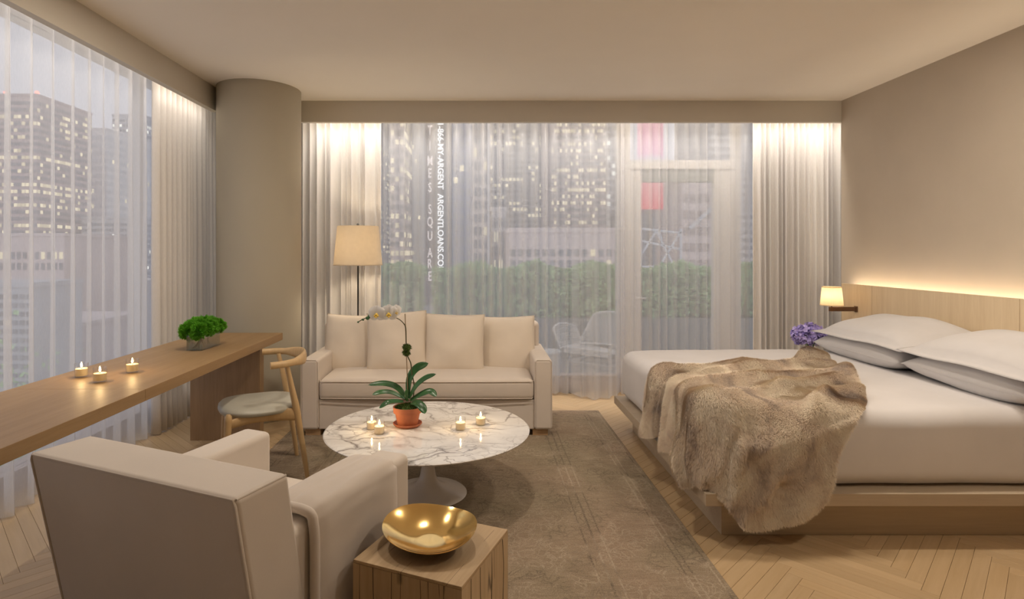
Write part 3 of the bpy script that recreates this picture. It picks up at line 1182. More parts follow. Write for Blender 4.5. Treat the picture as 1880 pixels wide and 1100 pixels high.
def candle(loc, label, group, fill=.040):
    c = empty('votive_candle', loc, 0, label, 'candle', group)
    lathe('glass_cup', [(0, 0), (.025, 0), (.0275, .003), (.029, .066), (.0278, .066), (.0262, .006), (0, .006)], M['glass'], c, 28, (0, 0, 0), 40)
    lathe('wax', [(0, .0065), (.0255, .0065), (.0265, fill), (.018, fill + .001), (0, fill - .001)], M['wax'], c, 24, (0, 0, 0), 40)
    tube('wick', [(0, 0, fill - .002), (.0008, 0, fill + .008)], .0009, M['wick'], c, 6)
    fl = lathe('flame', [(0, fill + .005), (.0035, fill + .009), (.0048, fill + .014), (.0036, fill + .021), (.0015, fill + .028), (0, fill + .033)], M['flame'], c, 12, (0, 0, 0), 60)
    l = bpy.data.lights.new('candle_light', 'POINT')
    l.energy = .4
    l.color = (1.0, .66, .30)
    l.shadow_soft_size = .0022
    lo = bpy.data.objects.new('candle_light', l)
    lo.location = (0, 0, fill + .036)
    C.objects.link(lo)
    lo.parent = c
    return c


def on_plane(px, py, z):
    d = (H - z) * F / (py - PY)
    return ((px - PX) * d / F, d, z)


GC = 'votive candles in clear glass'
for (px, py, lab) in [(682.5, 788, 'lit votive candle on the marble table, farther one beside the terracotta pot'),
                      (696.5, 796, 'lit votive candle on the marble table, nearer one of the close pair'),
                      (845.5, 789, 'lit votive candle on the marble table, nearer one on the bed side of the pot'),
                      (882.5, 780, 'lit votive candle on the marble table, farther one on the bed side of the pot')]:
    candle(on_plane(px, py, TZ + .0005), lab, GC)
for (px, py, lab) in [(149.5, 692, 'lit votive candle on the desk closest to the sheer curtain'),
                      (183.5, 701, 'lit votive candle on the desk, middle and lowest of the three'),
                      (243, 683.5, 'lit votive candle on the desk, the one toward the green moss')]:
    candle(on_plane(px, py, .7505), lab, GC)

# ------------------------------------------------------------------ orchid
OXY = (-0.405, 3.235)
orc = empty('potted_orchid', (OXY[0], OXY[1], TZ + .0005), 0, 'white orchid in a terracotta pot on the marble table', 'plant')
lathe('saucer', [(0, 0), (.066, 0), (.080, .012), (.0815, .017), (.078, .019), (.066, .008), (0, .007)], M['terracotta'], orc, 44, (0, 0, 0), 50)
lathe('pot', [(0, .0075), (.056, .0075), (.070, .074), (.079, .076), (.081, .108), (.074, .108), (.071, .086), (0, .086)], M['terracotta'], orc, 44, (0, 0, 0), 40)
# moss filling
rnd = random.Random(7)
V, Fc = [], []
for i in range(900):
    a, r = rnd.uniform(0, 6.283), .072 * math.sqrt(rnd.random())
    z = .100 + .018 * (1 - (r / .072) ** 2) + rnd.uniform(-.004, .004)
    x, y = r * math.cos(a), r * math.sin(a)
    dx, dy = rnd.uniform(-.008, .008), rnd.uniform(-.008, .008)
    n = len(V)
    V += [(x - .0016, y, z - .006), (x + .0016, y, z - .006), (x + dx, y + dy, z + .008)]
    Fc.append((n, n + 1, n + 2))
tag(from_py('moss', V, Fc, M['moss'], orc), kind='stuff')
lathe('soil', [(0, .114), (.04, .110), (.073, .098), (.073, .09), (0, .09)], M['moss'], orc, 24, (0, 0, 0), 60)


def z2(x, y, dep):
    """orchid sketch units to metres"""
    return ((x - 380) * .000725, dep, (1012 - y) * .000725)


def leaf(pts, width, parent, mat, name='leaf', up=(0, -.35, 1), fold=.25, thick=.0016):
    P = [Vector(p) for p in spline(pts, 6)]
    m = len(P)
    V, Fc = [], []
    for i, p in enumerate(P):
        t = (P[min(i + 1, m - 1)] - P[max(i - 1, 0)]).normalized()
        s = t.cross(Vector(up)).normalized()
        nn = s.cross(t).normalized()
        q = i / (m - 1)
        w = width * (0.28 + .72 * math.sin(math.pi * min(1, .12 + q * .62))) * math.sqrt(max(0, 1 - max(0, (q - .72) / .28) ** 2)) * .5
        w = max(w, .0005)
        for sd in (1, -1):
            V += [p - s * w + nn * (w * fold + sd * thick * .4), p - s * w * .5 + nn * (w * fold * .35 + sd * thick), p + nn * sd * thick, p + s * w * .5 + nn * (w * fold * .35 + sd * thick), p + s * w + nn * (w * fold + sd * thick * .4)]
    for i in range(m - 1):
        a, b_ = i * 10, (i + 1) * 10
        for k in range(4):
            Fc.append((a + k, a + k + 1, b_ + k + 1, b_ + k))
            Fc.append((a + 6 + k, a + 5 + k, b_ + 5 + k, b_ + 6 + k))
        Fc.append((a, b_, b_ + 5, a + 5))
        Fc.append((a + 4, a + 9, b_ + 9, b_ + 4))
    return from_py(name, V, Fc, mat, parent, True)


for pts, w, dps, up in [
    ([(385, 780), (398, 650), (450, 575), (535, 542)], .047, [0, .0, .02, .04], (-.6, -1, .25)),
    ([(392, 800), (450, 700), (520, 640), (602, 606)], .03, [-.01, -.02, -.02, -.03], (-.3, -.8, .5)),
    ([(405, 815), (490, 762), (560, 738), (610, 768)], .042, [-.01, -.03, -.04, -.06], (0, -.7, 1)),
    ([(415, 830), (465, 815), (505, 835), (532, 872)], .046, [-.02, -.07, -.10, -.125], (0.2, -.9, .6)),
    ([(372, 810), (300, 730), (200, 700), (68, 708)], .040, [0, .02, .03, .03], (0, -.7, 1)),
    ([(360, 800), (265, 748), (190, 738), (122, 754)], .028, [-.01, -.03, -.05, -.06], (0, -.8, .8)),
    ([(350, 822), (290, 808), (240, 808), (183, 845)], .030, [-.02, -.05, -.08, -.09], (0, -.7, .8)),
    ([(380, 820), (374, 770), (380, 725)], .022, [-.012, -.02, -.018], (0, -1, .2)),
]:
    leaf([z2(x, y, d) for (x, y), d in zip(pts, dps)], w, orc, M['leaf'], up=up)
st = [(425, 800, 0), (430, 700, .0), (412, 600, .0), (404, 530, .0), (378, 465, -.004), (370, 380, -.004), (366, 260, -.004), (350, 222, -.006), (310, 186, -.01), (250, 170, -.008), (160, 172, -.004), (90, 176, -.004), (45, 186, -.004), (-8, 215, -.004)]
stem = tube('flower_stem', [z2(*p) for p in spline(st, 6)], [.0034] * 42 + [.0026] * 37, M['stem'], orc, 8)
for (x, y, r) in [(84, 172, .0), (30, 196, .0), (2, 212, 0)]:
    pass
for (x, y, a, bq) in [(96, 168, .017, .012), (72, 182, .012, .010), (36, 193, .008, .006), (0, 212, .006, .005)]:
    p = Vector(z2(x, y, -.006))
    bm = bmesh.new()
    bmesh.ops.create_icosphere(bm, subdivisions=2, radius=1)
    bmesh.ops.transform(bm, matrix=Matrix.Translation(p) @ Matrix.Rotation(.4, 4, 'Y') @ Matrix.Diagonal((a, bq, bq, 1)), verts=bm.verts)
    from_bm('bud', bm, M['leaf'], orc, True)
tube('stake', [z2(384, 800, -.004), z2(361, 148, -.004)], .0028, M['stake'], orc, 8)
# moss ties around the stake
for (x, y, w, hh) in [(376, 408, .029, .016), (371, 450, .024, .014)]:
    V, Fc = [], []
    for i in range(420):
        d = Vector((rnd.gauss(0, 1), rnd.gauss(0, 1), rnd.gauss(0, 1))).normalized()
        p = Vector(z2(x, y, -.004)) + Vector((d.x * w * .8, d.y * w * .6, d.z * hh))
        q = p + Vector((d.x, d.y, d.z)) * rnd.uniform(.003, .009) + Vector((rnd.uniform(-1, 1), rnd.uniform(-1, 1), rnd.uniform(-1, 1))) * .004
        n = len(V)
        V += [p + Vector((.0022, 0, 0)), p - Vector((.0022, 0, .0015)), q]
        Fc.append((n, n + 1, n + 2))
    tie = tag(from_py('moss_tie', V, Fc, M['moss'], orc), kind='stuff')
    bm = bmesh.new()
    bmesh.ops.create_icosphere(bm, subdivisions=2, radius=1)
    bmesh.ops.transform(bm, matrix=Matrix.Translation(z2(x, y, -.004)) @ Matrix.Diagonal((w * .8, w * .6, hh, 1)), verts=bm.verts)
    from_bm('moss_core', bm, M['moss'], orc, True)


def petal_mesh(name, w, l, cup):
    V, Fc = [], []
    n, m = 8, 8
    for i in range(n + 1):
        t = i / n
        ww = w * math.sin(math.pi * (0.10 + .86 * t)) ** .75
        for k in range(m + 1):
            u = 2 * k / m - 1
            V.append((u * ww / 2, -cup * (u * u * .5 + (t - .3) ** 2 * 1.4) - .004 * t, t * l))
    for i in range(n):
        for k in range(m):
            a = i * (m + 1) + k
            Fc.append((a, a + 1, a + m + 2, a + m + 1))
    me = bpy.data.meshes.new(name)
    me.from_pydata(V, [], Fc)
    me.materials.append(M['petal'])
    me.polygons.foreach_set('use_smooth', [True] * len(me.polygons))
    return me


pet_w = petal_mesh('wide_petal', .060, .042, -.008)
pet_n = petal_mesh('narrow_petal', .040, .040, -.006)


def orchid_flower(c, tilt, yaw, sc):
    f = empty('flower', c)
    f.parent = orc
    f.rotation_euler = (tilt, 0, yaw)
    f.scale = (sc, sc, sc)
    for ang, me in ((0, pet_n), (125, pet_n), (-125, pet_n), (68, pet_w), (-68, pet_w)):
        o = bpy.data.objects.new('petal', me)
        C.objects.link(o)
        o.parent = f
        o.rotation_euler = (0, math.radians(ang), 0)
        o.location = (0, -.004 if me is pet_w else 0, 0)
    bm = bmesh.new()
    for (x, y, z, a) in [(0, -.010, -.002, .0075), (-.007, -.012, -.007, .005), (.007, -.012, -.007, .005), (0, -.016, -.012, .0045)]:
        bmesh.ops.create_icosphere(bm, subdivisions=2, radius=a, matrix=Matrix.Translation((x, y, z)))
    from_bm('lip', bm, M['lip'], f, True)
    return f


orchid_flower(z2(240, 142, -.022), .12, .10, 1.25)
orchid_flower(z2(150, 146, -.026), .10, -.15, 1.2)
orchid_flower(z2(290, 128, -.010), .15, .75, .95)

# ------------------------------------------------------------------ moss arrangement on the desk
mosb = empty('moss_arrangement', (-1.726, 3.61, .7505), 0, 'bright green moss mound in a low glass box on the desk', 'plant')
bx, by, bh = .047, .122, .095
bm = bmesh.new()
t = .004
bm_box(bm, -bx, bx, -by, by, 0, .005)
for b4 in ((-bx, -bx + t, -by, by), (bx - t, bx, -by, by), (-bx + t, bx - t, -by, -by + t), (-bx + t, bx - t, by - t, by)):
    bm_box(bm, *b4, .005, bh)
from_bm('glass_box', bm, glassy('box_glass', (0.86, 0.90, 0.88), 0.10, 0.02, 0.7), mosb)
rnd = random.Random(12)
for i in range(16):
    y0, y1 = rnd.uniform(-by + .02, by - .02), rnd.uniform(-by + .01, by - .01)
    x0, x1 = rnd.uniform(-.034, .034), rnd.uniform(-.03, .03)
    tube('stem', [(x0, y0, .008), (x1, y1, .10)], .0022, M['twig'], mosb, 5)


def tuft_mesh(name, n, seed, L0=.016):
    r = random.Random(seed)
    V, Fc = [], []
    bm = bmesh.new()
    bmesh.ops.create_icosphere(bm, subdivisions=2, radius=.80)
    V = [tuple(v.co) for v in bm.verts]
    Fc = [tuple(v.index for v in f.verts) for f in bm.faces]
    bm.free()
    for i in range(n):
        d = Vector((r.gauss(0, 1), r.gauss(0, 1), r.gauss(0, 1))).normalized()
        s = d.cross(Vector((r.uniform(-1, 1), r.uniform(-1, 1), r.uniform(-1, 1)))).normalized() * .05
        l = .92 + .14 * r.random() + .38 * nz(d.x * 2.6, d.y * 2.6, d.z * 2.6 + seed)
        k = len(V)
        V += [tuple(d * .72 + s), tuple(d * .72 - s), tuple(d * l + s * r.uniform(-2, 2))]
        Fc.append((k, k + 1, k + 2))
    me = bpy.data.meshes.new(name)
    me.from_pydata(V, [], Fc)
    me.materials.append(M['fern'])
    return me


tf = [tuft_mesh('moss_tuft', 5200, 1), tuft_mesh('moss_tuft', 5200, 2)]
k = 0
for (x, y, z, r) in [(-.055, -.085, .115, .050), (.02, -.10, .118, .048), (.035, -.055, .122, .045), (-.03, -.03, .140, .050), (.032, .0, .128, .048), (-.04, .045, .135, .05), (.03, .055, .130, .047), (-.01, .10, .128, .05), (.035, .125, .122, .043), (.0, -.06, .145, .042), (.0, .02, .152, .04), (.012, -.118, .100, .034), (-.03, .135, .115, .04)]:
    o = bpy.data.objects.new('moss_clump', tf[k % 2])
    k += 1
    C.objects.link(o)
    o.parent = mosb
    o.location = (x, y, z)
    o.scale = (r * 1.14, r * 1.14, r * 1.05)
    o.rotation_euler = (k, k * 2.1, k * .7)

# ------------------------------------------------------------------ elbow chair
ch = empty('elbow_chair', (-1.31, 3.50, 0), math.atan2(-.431, -.902) - math.pi / 2, 'oak elbow chair with a grey leather seat at the desk', 'chair')
# local: +y front, +x right of the sitter
for s in (-1, 1):
    path = [(s * .222, -.225, .0), (s * .212, -.205, .15), (s * .20, -.178, .33), (s * .196, -.160, .44), (s * .20, -.135, .56), (s * .207, -.108, .69)]
    tube('rear_leg', spline(path, 5), [.0125] + [.0125 + (.021 - .0125) * min(1, i / 14) for i in range(1, 15)] + [.021 - (.021 - .012) * (i / 11) for i in range(11)], M['chair_wood'], ch, 14, (0, 1, 0))
    path = [(s * .205, .225, .0), (s * .203, .215, .2), (s * .20, .205, .40), (s * .20, .204, .425), (s * .20, .204, .437)]
    tube('front_leg', path, [.0125, .018, .0215, .019, .010], M['chair_wood'], ch, 14, (0, 1, 0))
    rp = spline([(s * .20, .205, .375), (s * .197, .10, .398), (s * .195, -.03, .405), (s * .197, -.165, .395)], 6)
    tube('side_rail', rp, [(.012, .024 + .014 * i / 18) for i in range(19)], M['chair_wood'], ch, 12)
tube('front_rail', [(-.20, .205, .372), (0, .21, .38), (.20, .205, .372)], [(.012, .026)] * 3, M['chair_wood'], ch, 10)
tube('rear_rail', [(-.197, -.168, .385), (0, -.172, .395), (.197, -.168, .385)], [(.012, .026)] * 3, M['chair_wood'], ch, 10)
# seat pad
V, Fc = [], []
na = 56


def pad_r(a):
    c, s = math.cos(a), math.sin(a)
    return 1.0 / ((abs(c) / .235) ** 2.4 + (abs(s) / .225) ** 2.4) ** (1 / 2.4)


rings = [(0, .408), (.90, .408), (.97, .414), (1.0, .430), (.985, .446), (.93, .458), (.8, .465), (.5, .468), (.2, .467), (0, .467)]
ids = []
for (f, z) in rings:
    if f == 0:
        ids.append([len(V)])
        V.append((0, .03, z))
        continue
    ids.append(list(range(len(V), len(V) + na)))
    for k in range(na):
        a = 2 * math.pi * k / na
        r = pad_r(a) * f
        V.append((r * math.cos(a), .03 + r * math.sin(a), z + .012 * (abs(math.cos(a)) ** 3) * f * (z > .44) * -1))
for A, B in zip(ids, ids[1:]):
    for i in range(na):
        j = (i + 1) % na
        if len(A) == 1:
            Fc.append((A[0], B[j], B[i]))
        elif len(B) == 1:
            Fc.append((A[i], A[j], B[0]))
        else:
            Fc.append((A[i], A[j], B[j], B[i]))
from_py('seat', V, Fc, M['seat'], ch, True)
# curved top rail, broad in the middle
pts, rad = [], []
for i in range(33):
    t = -1 + 2 * i / 32
    a = t * math.radians(84)
    x = .255 * math.sin(a)
    y = -.02 - .215 * math.cos(a) + (.03 if abs(t) > .9 else 0) * (abs(t) - .9) * 10
    pts.append((x, y, .700 + .006 * math.cos(a)))
    m_ = max(0, 1 - (abs(t) / .62) ** 2)
    rad.append((.0195 - .006 * m_, .0205 + .021 * m_))
o = tube('top_rail', pts, rad, M['chair_wood'], ch, 16)

# ------------------------------------------------------------------ floor lamp
fl = empty('floor_lamp', (-1.067, 5.06, .012), 0, 'slim black floor lamp with a linen drum shade behind the sofa', 'lamp')
fl.location = (-1.067, 5.055, 0)
lathe('base', [(0, 0), (.125, 0), (.125, .012), (.02, .02), (0, .02)], M['black'], fl, 40)
tube('pole', [(0, 0, .015), (0, 0, 1.27)], .0075, M['black'], fl, 12)
sh = lathe('shade', [(.211, 1.232), (.178, 1.572), (.1765, 1.572), (.2095, 1.232)], M['lampshade'], fl, 64, (0, 0, 0), 40, True)
lathe('rim', [(.212, 1.230), (.212, 1.238), (.209, 1.238), (.209, 1.230)], M['lampshade'], sh, 64, (0, 0, 0), 40, True)
tubes('shade_carrier', [([(-.177, 0, 1.568), (.177, 0, 1.568)], .0025), ([(0, -.177, 1.568), (0, .177, 1.568)], .0025), ([(0, 0, 1.27), (0, 0, 1.57)], .004)], M['black'], fl)
lathe('finial', [(0, 1.566), (.012, 1.57), (.009, 1.578), (.014, 1.585), (.006, 1.596), (0, 1.598)], M['black'], fl, 16)
lathe('bulb', [(0, 1.36), (.022, 1.37), (.03, 1.40), (.022, 1.43), (.012, 1.45), (0, 1.45)], emit('bulb_glow', (1, .78, .5), 4), fl, 16, (0.04, 0, 0))
l = bpy.data.lights.new('floor_lamp_light', 'POINT')
l.energy = 9
l.color = (1, .82, .58)
l.shadow_soft_size = .05
lo = bpy.data.objects.new('floor_lamp_light', l)
lo.location = (-.04, 0, 1.40)
C.objects.link(lo)
lo.parent = fl

# ------------------------------------------------------------------ bed
bed = empty('bed', (2.0, 3.55, 0), 0, 'low oak platform bed with overhanging ledge', 'bed')
BX0, BX1, BY0, BY1 = 1.035, 3.125, 2.645, 4.45
ox, oy = 2.0, 3.55
box('platform', (BX0 - ox, BX1 - ox, BY0 - oy, BY1 - oy, .182, .240), M['oak_bed'], bed, .003, 2)
box('plinth', (1.15 - ox, BX1 - ox, 2.75 - oy, BY1 - .1 - oy, 0, .182), M['oak_bed'], bed, .002, 1)
mat_ = empty('mattress', (2.0, 3.55, .24), 0, 'thick mattress under a smooth ivory bed cover', 'mattress')
MX0, MX1, MY0, MY1, MZ = 1.075, 3.115, 2.695, 4.425, .60
bm = bmesh.new()
bm_box(bm, MX0 - ox, MX1 - ox, MY0 - oy, MY1 - oy, .0, MZ - .24, bevel=.085, seg=6)
bmesh.ops.subdivide_edges(bm, edges=[e for e in bm.edges if e.calc_length() > .3], cuts=24, use_grid_fill=True)
for v in bm.verts:
    x, y, z = v.co
    if z > .2:
        v.co.z += .012 * nz(x * 1.6, y * 1.6, .3) + .008 * (1 - (x / 1.05) ** 2) + .004 * nz(x * 5, y * 5, 2)
    else:
        s = .02 * math.sin(min(1, max(0, z / .2)) * math.pi)
    v.co.y += .012 * nz(x * 3, z * 2, 1.7) * (abs(y) > .75)
    v.co.x += .012 * nz(y * 3, z * 2, 4.7) * (x < -.85)
sharp_smooth(from_bm('bed_cover', bm, M['sheet'], mat_), 80)
# headboard panels on the wall
hb = empty('headboard', (3.155, 3.2, 0), 0, 'oak headboard panelling below the glowing wall strip', 'headboard')
for (a, b_) in ((4.612, 4.997), (3.35, 4.609), (2.09, 3.347), (1.50, 2.087)):
    box('panel', (-.025, -.003, a - 3.2, b_ - 3.2, .0, 1.076), M['oak_head'], hb, .001, 1)
box('batten', (-.003, .079, 1.5 - 3.2, 4.9 - 3.2, .45, .98), M['oak_head'], hb)

# pillows: two stacks against the headboard
PG = 'ivory bed pillows'


def bed_pillow(cx, cy, cz, w, h, t, rx, seed, lab, flange, yaw=0.0):
    o = cushion('bed_pillow', w, h, t, M['pillow'], (cx, cy, cz), (0, 0, 0), seed, lab, 'pillow', PG, flange, .012, .0015, .014, 3.0)
    # mesh: x width, z height, y thickness -> lay flat, width along the headboard, tilted up toward the wall
    o.rotation_euler = (Matrix.Rotation(yaw, 3, 'Z') @ Matrix.Rotation(math.pi / 2, 3, 'Z') @ Matrix.Rotation(math.radians(-90 - rx), 3, 'X')).to_euler()
    return o


bed_pillow(2.80, 3.95, .690, .86, .54, .20, 4, 1.0, 'ivory pillow at the bottom of the stack by the violet flowers', .0, .02)
bed_pillow(2.815, 3.08, .690, .84, .54, .20, 4, 2.0, 'ivory pillow at the bottom of the stack cut by the picture edge', .0, -.02)
bed_pillow(2.815, 3.93, .795, .92, .60, .20, 9, 3.0, 'ivory flanged pillow on top of the stack by the violet flowers', .05, .015)
bed_pillow(2.82, 3.07, .800, .90, .60, .20, 9, 4.4, 'ivory flanged pillow on top of the stack cut by the picture edge', .05, -.03)

# ------------------------------------------------------------------ fur throw
fur_root = empty('fur_throw', (0, 0, 0), 0, 'shaggy brown faux fur throw spilling over the bed corner', 'blanket')
outl = [(.74, 3.50), (.93, 3.56), (1.15, 3.53), (1.45, 3.56), (1.85, 3.74), (2.12, 3.92), (2.28, 4.02), (2.36, 3.92), (2.27, 3.72), (2.21, 3.50), (2.11, 3.22), (1.99, 2.99), (1.88, 2.81),
        (1.73, 2.64), (1.635, 2.51), (1.60, 2.36), (1.53, 2.26), (1.38, 2.195), (1.22, 2.17), (1.08, 2.24), (1.00, 2.31), (.92, 2.40), (.80, 2.55), (.70, 2.70), (.68, 2.86), (.77, 2.98), (.75, 3.10), (.79, 3.22), (.73, 3.36)]
oc = np.array([1.45, 3.05])
ol = spline(outl + [outl[0]], 10)[:-1]
na, nr = len(ol), 64
RC = .12     # plan corner radius of the mattress


def drape_point(a, b_):
    """unfolded cloth position -> draped position over the bed corner, and normal-ish direction"""
    # nearest point of the rounded rectangle (only foot side and near side matter)
    cx, cy = MX0 + RC, MY0 + RC
    dx, dy = 0.0, 0.0
    if a < cx and b_ < cy:
        vx, vy = a - cx, b_ - cy
        l = math.hypot(vx, vy)
        d = l - RC
        ux, uy = (vx / l, vy / l) if l > 1e-6 else (-.7, -.7)
        qx, qy = cx + ux * RC, cy + uy * RC
    elif a < cx:
        d, ux, uy = MX0 - a, -1, 0
        qx, qy = MX0, b_
    elif b_ < cy:
        d, ux, uy = MY0 - b_, 0, -1
        qx, qy = a, MY0
    else:
        d, ux, uy = -min(a - MX0, b_ - MY0), 0, 0
        qx, qy = a, b_
    w = .055 * nz(a * 2.3 + b_ * 3.1, b_ * 1.1 - a * .9, .5) + .038 * nz(a * 5.0, b_ * 6.0, 2.2) + .012 * nz(a * 13, b_ * 13, 1.2)
    ridge = (1 - abs(nz(a * 2.1 - b_ * 3.4 + 2.0, a * 1.2 + b_ * .7, 7.7)) * 2.4)
    ridge = .055 * max(0, ridge) ** 2
    pc = b_ if (ux == -1) else (a if uy == -1 else (a - b_) * .8)
    hf = .030 * nz(pc * 7.5, .3, 4.4) + .014 * nz(pc * 16, .9, 1.4)
    z = MZ + .032
    rr = .06
    if d <= -rr:
        return Vector((a, b_, z + max(-.012, w * .8) + ridge))
    # rounded shoulder then fall
    s = d + rr
    if s < rr * 1.57:
        th = s / rr
        out, fall = rr * math.sin(th), rr * (1 - math.cos(th))
    else:
        out, fall = rr, rr + (s - rr * 1.57)
    if ux == 0 and uy == 0:
        # shoulder zone inside the edge
        if a - MX0 < b_ - MY0:
            ux, uy, qx, qy = -1, 0, MX0, b_
        else:
            ux, uy, qx, qy = 0, -1, a, MY0
    hang = max(0, min(1, fall / .3))
    out = out - rr + .022 + .030 * hang + (w * .6 + hf + ridge * .7) * (.35 + .8 * hang) + .01 * hang
    out = max(out, (-rr if d < 0 else .02) + .052 * hang)
    px, py = qx + ux * out, qy + uy * out
    if d < 0:
        px, py = a + ux * (out - (-d) * 0 if False else .03 * (1 + d / rr)), b_ + uy * .03 * (1 + d / rr)
    zz = z - fall + (w * .8 + ridge) * (1 - hang)
    return Vector((px, py, max(.05, zz)))


V, Fc = [], []
UV = []
for i in range(nr + 1):
    t = (i / nr)
    for k in range(na):
        p = oc + (ol[k] - oc) * t
        q = drape_point(p[0], p[1])
        if t > .93:                       # rolled hem
            q.z -= .02 * ((t - .93) / .07) ** 2 if p[0] > MX0 and p[1] > MY0 else 0
        V.append(q)
for i in range(nr):
    for k in range(na):
        j = (k + 1) % na
        Fc.append((i * na + k, i * na + j, (i + 1) * na + j, (i + 1) * na + k))
me = bpy.data.meshes.new('hide')
me.from_pydata([tuple(v) for v in V], [], Fc)
bm = bmesh.new()
bm.from_mesh(me)
bmesh.ops.remove_doubles(bm, verts=bm.verts, dist=1e-5)
for _ in range(2):
    bmesh.ops.smooth_vert(bm, verts=bm.verts, factor=.5, use_axis_x=True, use_axis_y=True, use_axis_z=True)
bmesh.ops.recalc_face_normals(bm, faces=bm.faces[:])
bm.normal_update()
up = sum(f.normal.z for f in bm.faces)
if up < 0:
    bmesh.ops.reverse_faces(bm, faces=bm.faces[:])
bmesh.ops.triangulate(bm, faces=bm.faces[:])
bm.to_mesh(me)
bm.free()
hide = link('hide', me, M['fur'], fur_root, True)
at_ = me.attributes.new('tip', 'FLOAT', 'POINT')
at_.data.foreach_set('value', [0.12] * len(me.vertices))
md = hide.modifiers.new('thick', 'SOLIDIFY')
md.thickness = .012
md.offset = -1
# pile: many short bent blades standing out of the hide
nv = len(me.vertices)
co = np.empty(nv * 3)
me.vertices.foreach_get('co', co)
co = co.reshape(-1, 3)
no = np.array([v.normal[:] for v in me.vertices])
tri = np.array([p.vertices[:] for p in me.polygons])
A_, B_, C_ = co[tri[:, 0]], co[tri[:, 1]], co[tri[:, 2]]
ar = np.linalg.norm(np.cross(B_ - A_, C_ - A_), axis=1)
rng = np.random.default_rng(5)
NB = 430000
ti = rng.choice(len(tri), NB, p=ar / ar.sum())
r1, r2 = np.sqrt(rng.random(NB)), rng.random(NB)
w0, w1_, w2_ = (1 - r1)[:, None], (r1 * (1 - r2))[:, None], (r1 * r2)[:, None]
P0 = A_[ti] * w0 + B_[ti] * w1_ + C_[ti] * w2_
NN = no[tri[ti, 0]] * w0 + no[tri[ti, 1]] * w1_ + no[tri[ti, 2]] * w2_
NN /= np.linalg.norm(NN, axis=1)[:, None]
# comb direction: a slow swirl plus down-slope
ph = 2.2 * np.sin(P0[:, 0] * 5.1 + 1.3 * P0[:, 1] * 2.0) + 1.8 * np.cos(P0[:, 1] * 6.3 - P0[:, 2] * 4.0)
lay = np.stack([np.cos(ph) * .6 - .35, np.sin(ph) * .6 - .35, -.55 + 0 * ph], 1) + rng.normal(0, .26, (NB, 3))
lay -= NN * (lay * NN).sum(1)[:, None]
lay /= np.maximum(1e-6, np.linalg.norm(lay, axis=1))[:, None]
ln = rng.uniform(.010, .021, NB)[:, None]
side = np.cross(NN, lay)
side /= np.maximum(1e-6, np.linalg.norm(side, axis=1))[:, None]
wd = rng.uniform(.00035, .00075, NB)[:, None]
MID = P0 + NN * ln * .55 + lay * ln * .25
TIP = P0 + NN * ln * .72 + lay * ln * .85
VV = np.stack([P0 - side * wd, P0 + side * wd, MID - side * wd * .8, MID + side * wd * .8, TIP], 1).reshape(-1, 3)
base = np.arange(NB) * 5
TR = np.stack([base, base + 1, base + 2, base + 2, base + 1, base + 3, base + 2, base + 3, base + 4], 1).reshape(-1, 3)
pm = bpy.data.meshes.new('fur_pile')
pm.vertices.add(NB * 5)
pm.vertices.foreach_set('co', VV.ravel())
pm.loops.add(NB * 9)
pm.loops.foreach_set('vertex_index', TR.ravel().astype(np.int32))
pm.polygons.add(NB * 3)
pm.polygons.foreach_set('loop_start', (np.arange(NB * 3) * 3).astype(np.int32))
pm.update(calc_edges=True)
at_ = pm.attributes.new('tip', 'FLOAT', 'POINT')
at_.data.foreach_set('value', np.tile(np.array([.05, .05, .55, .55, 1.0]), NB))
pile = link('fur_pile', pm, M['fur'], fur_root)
tag(pile, kind='stuff')

# ------------------------------------------------------------------ nightstand, vase of violet flowers, sconce
ns = empty('nightstand', (2.84, 4.74, 0), 0, 'small oak nightstand hidden behind the bed below the sconce', 'nightstand')
box('body', (-.27, .27, -.21, .21, .06, .43), M['oak_bed'], ns, .002, 1)
box('top', (-.28, .28, -.22, .22, .43, .45), M['oak_bed'], ns, .002, 1)
dr = box('drawer', (-.285, -.27, -.19, .19, .25, .41), M['oak_bed_y'], ns, .001, 1)
box('pull', (-.297, -.285, -.05, .05, .325, .337), M['black'], dr)
box('base', (-.24, .24, -.18, .18, 0, .06), M['oak_bed'], ns)
vf = empty('flower_vase', (2.685, 4.70, .4505), 0, 'glass vase of violet blossoms beside the bed pillows', 'flowers')
lathe('glass_vase', [(0, 0), (.058, 0), (.062, .004), (.062, .17), (.059, .17), (.058, .008), (0, .008)], M['glass'], vf, 36, (0, 0, 0), 40)
rnd = random.Random(3)
for i in range(11):
    a = rnd.uniform(0, 6.28)
    tube('stem', [(.02 * math.cos(a + 2), .02 * math.sin(a + 2), .01), (.035 * math.cos(a), .035 * math.sin(a), .15), (.06 * math.cos(a), .06 * math.sin(a), .21)], .003, M['flower_leaf'], vf, 6)


def floret(seed):
    r = random.Random(seed)
    V, Fc = [], []
    for q in range(7):
        c = Vector((r.gauss(0, .010), r.gauss(0, .010), r.gauss(0, .006)))
        ax = Vector((r.gauss(0, .5), r.gauss(0, .5), 1)).normalized()
        x = ax.orthogonal().normalized()
        y = ax.cross(x)
        for p in range(5):
            a = p * 1.2566 + r.uniform(-.2, .2)
            d = x * math.cos(a) + y * math.sin(a)
            s = -x * math.sin(a) + y * math.cos(a)
            n = len(V)
            l, w = r.uniform(.011, .016), .0065
            V += [c, c + d * l * .6 + s * w + ax * .003, c + d * l + ax * .006, c + d * l * .6 - s * w + ax * .003]
            Fc += [(n, n + 1, n + 2), (n, n + 2, n + 3)]
    me = bpy.data.meshes.new('blossom')
    me.from_pydata([tuple(v) for v in V], [], Fc)
    me.materials.append(M['violet'])
    return me


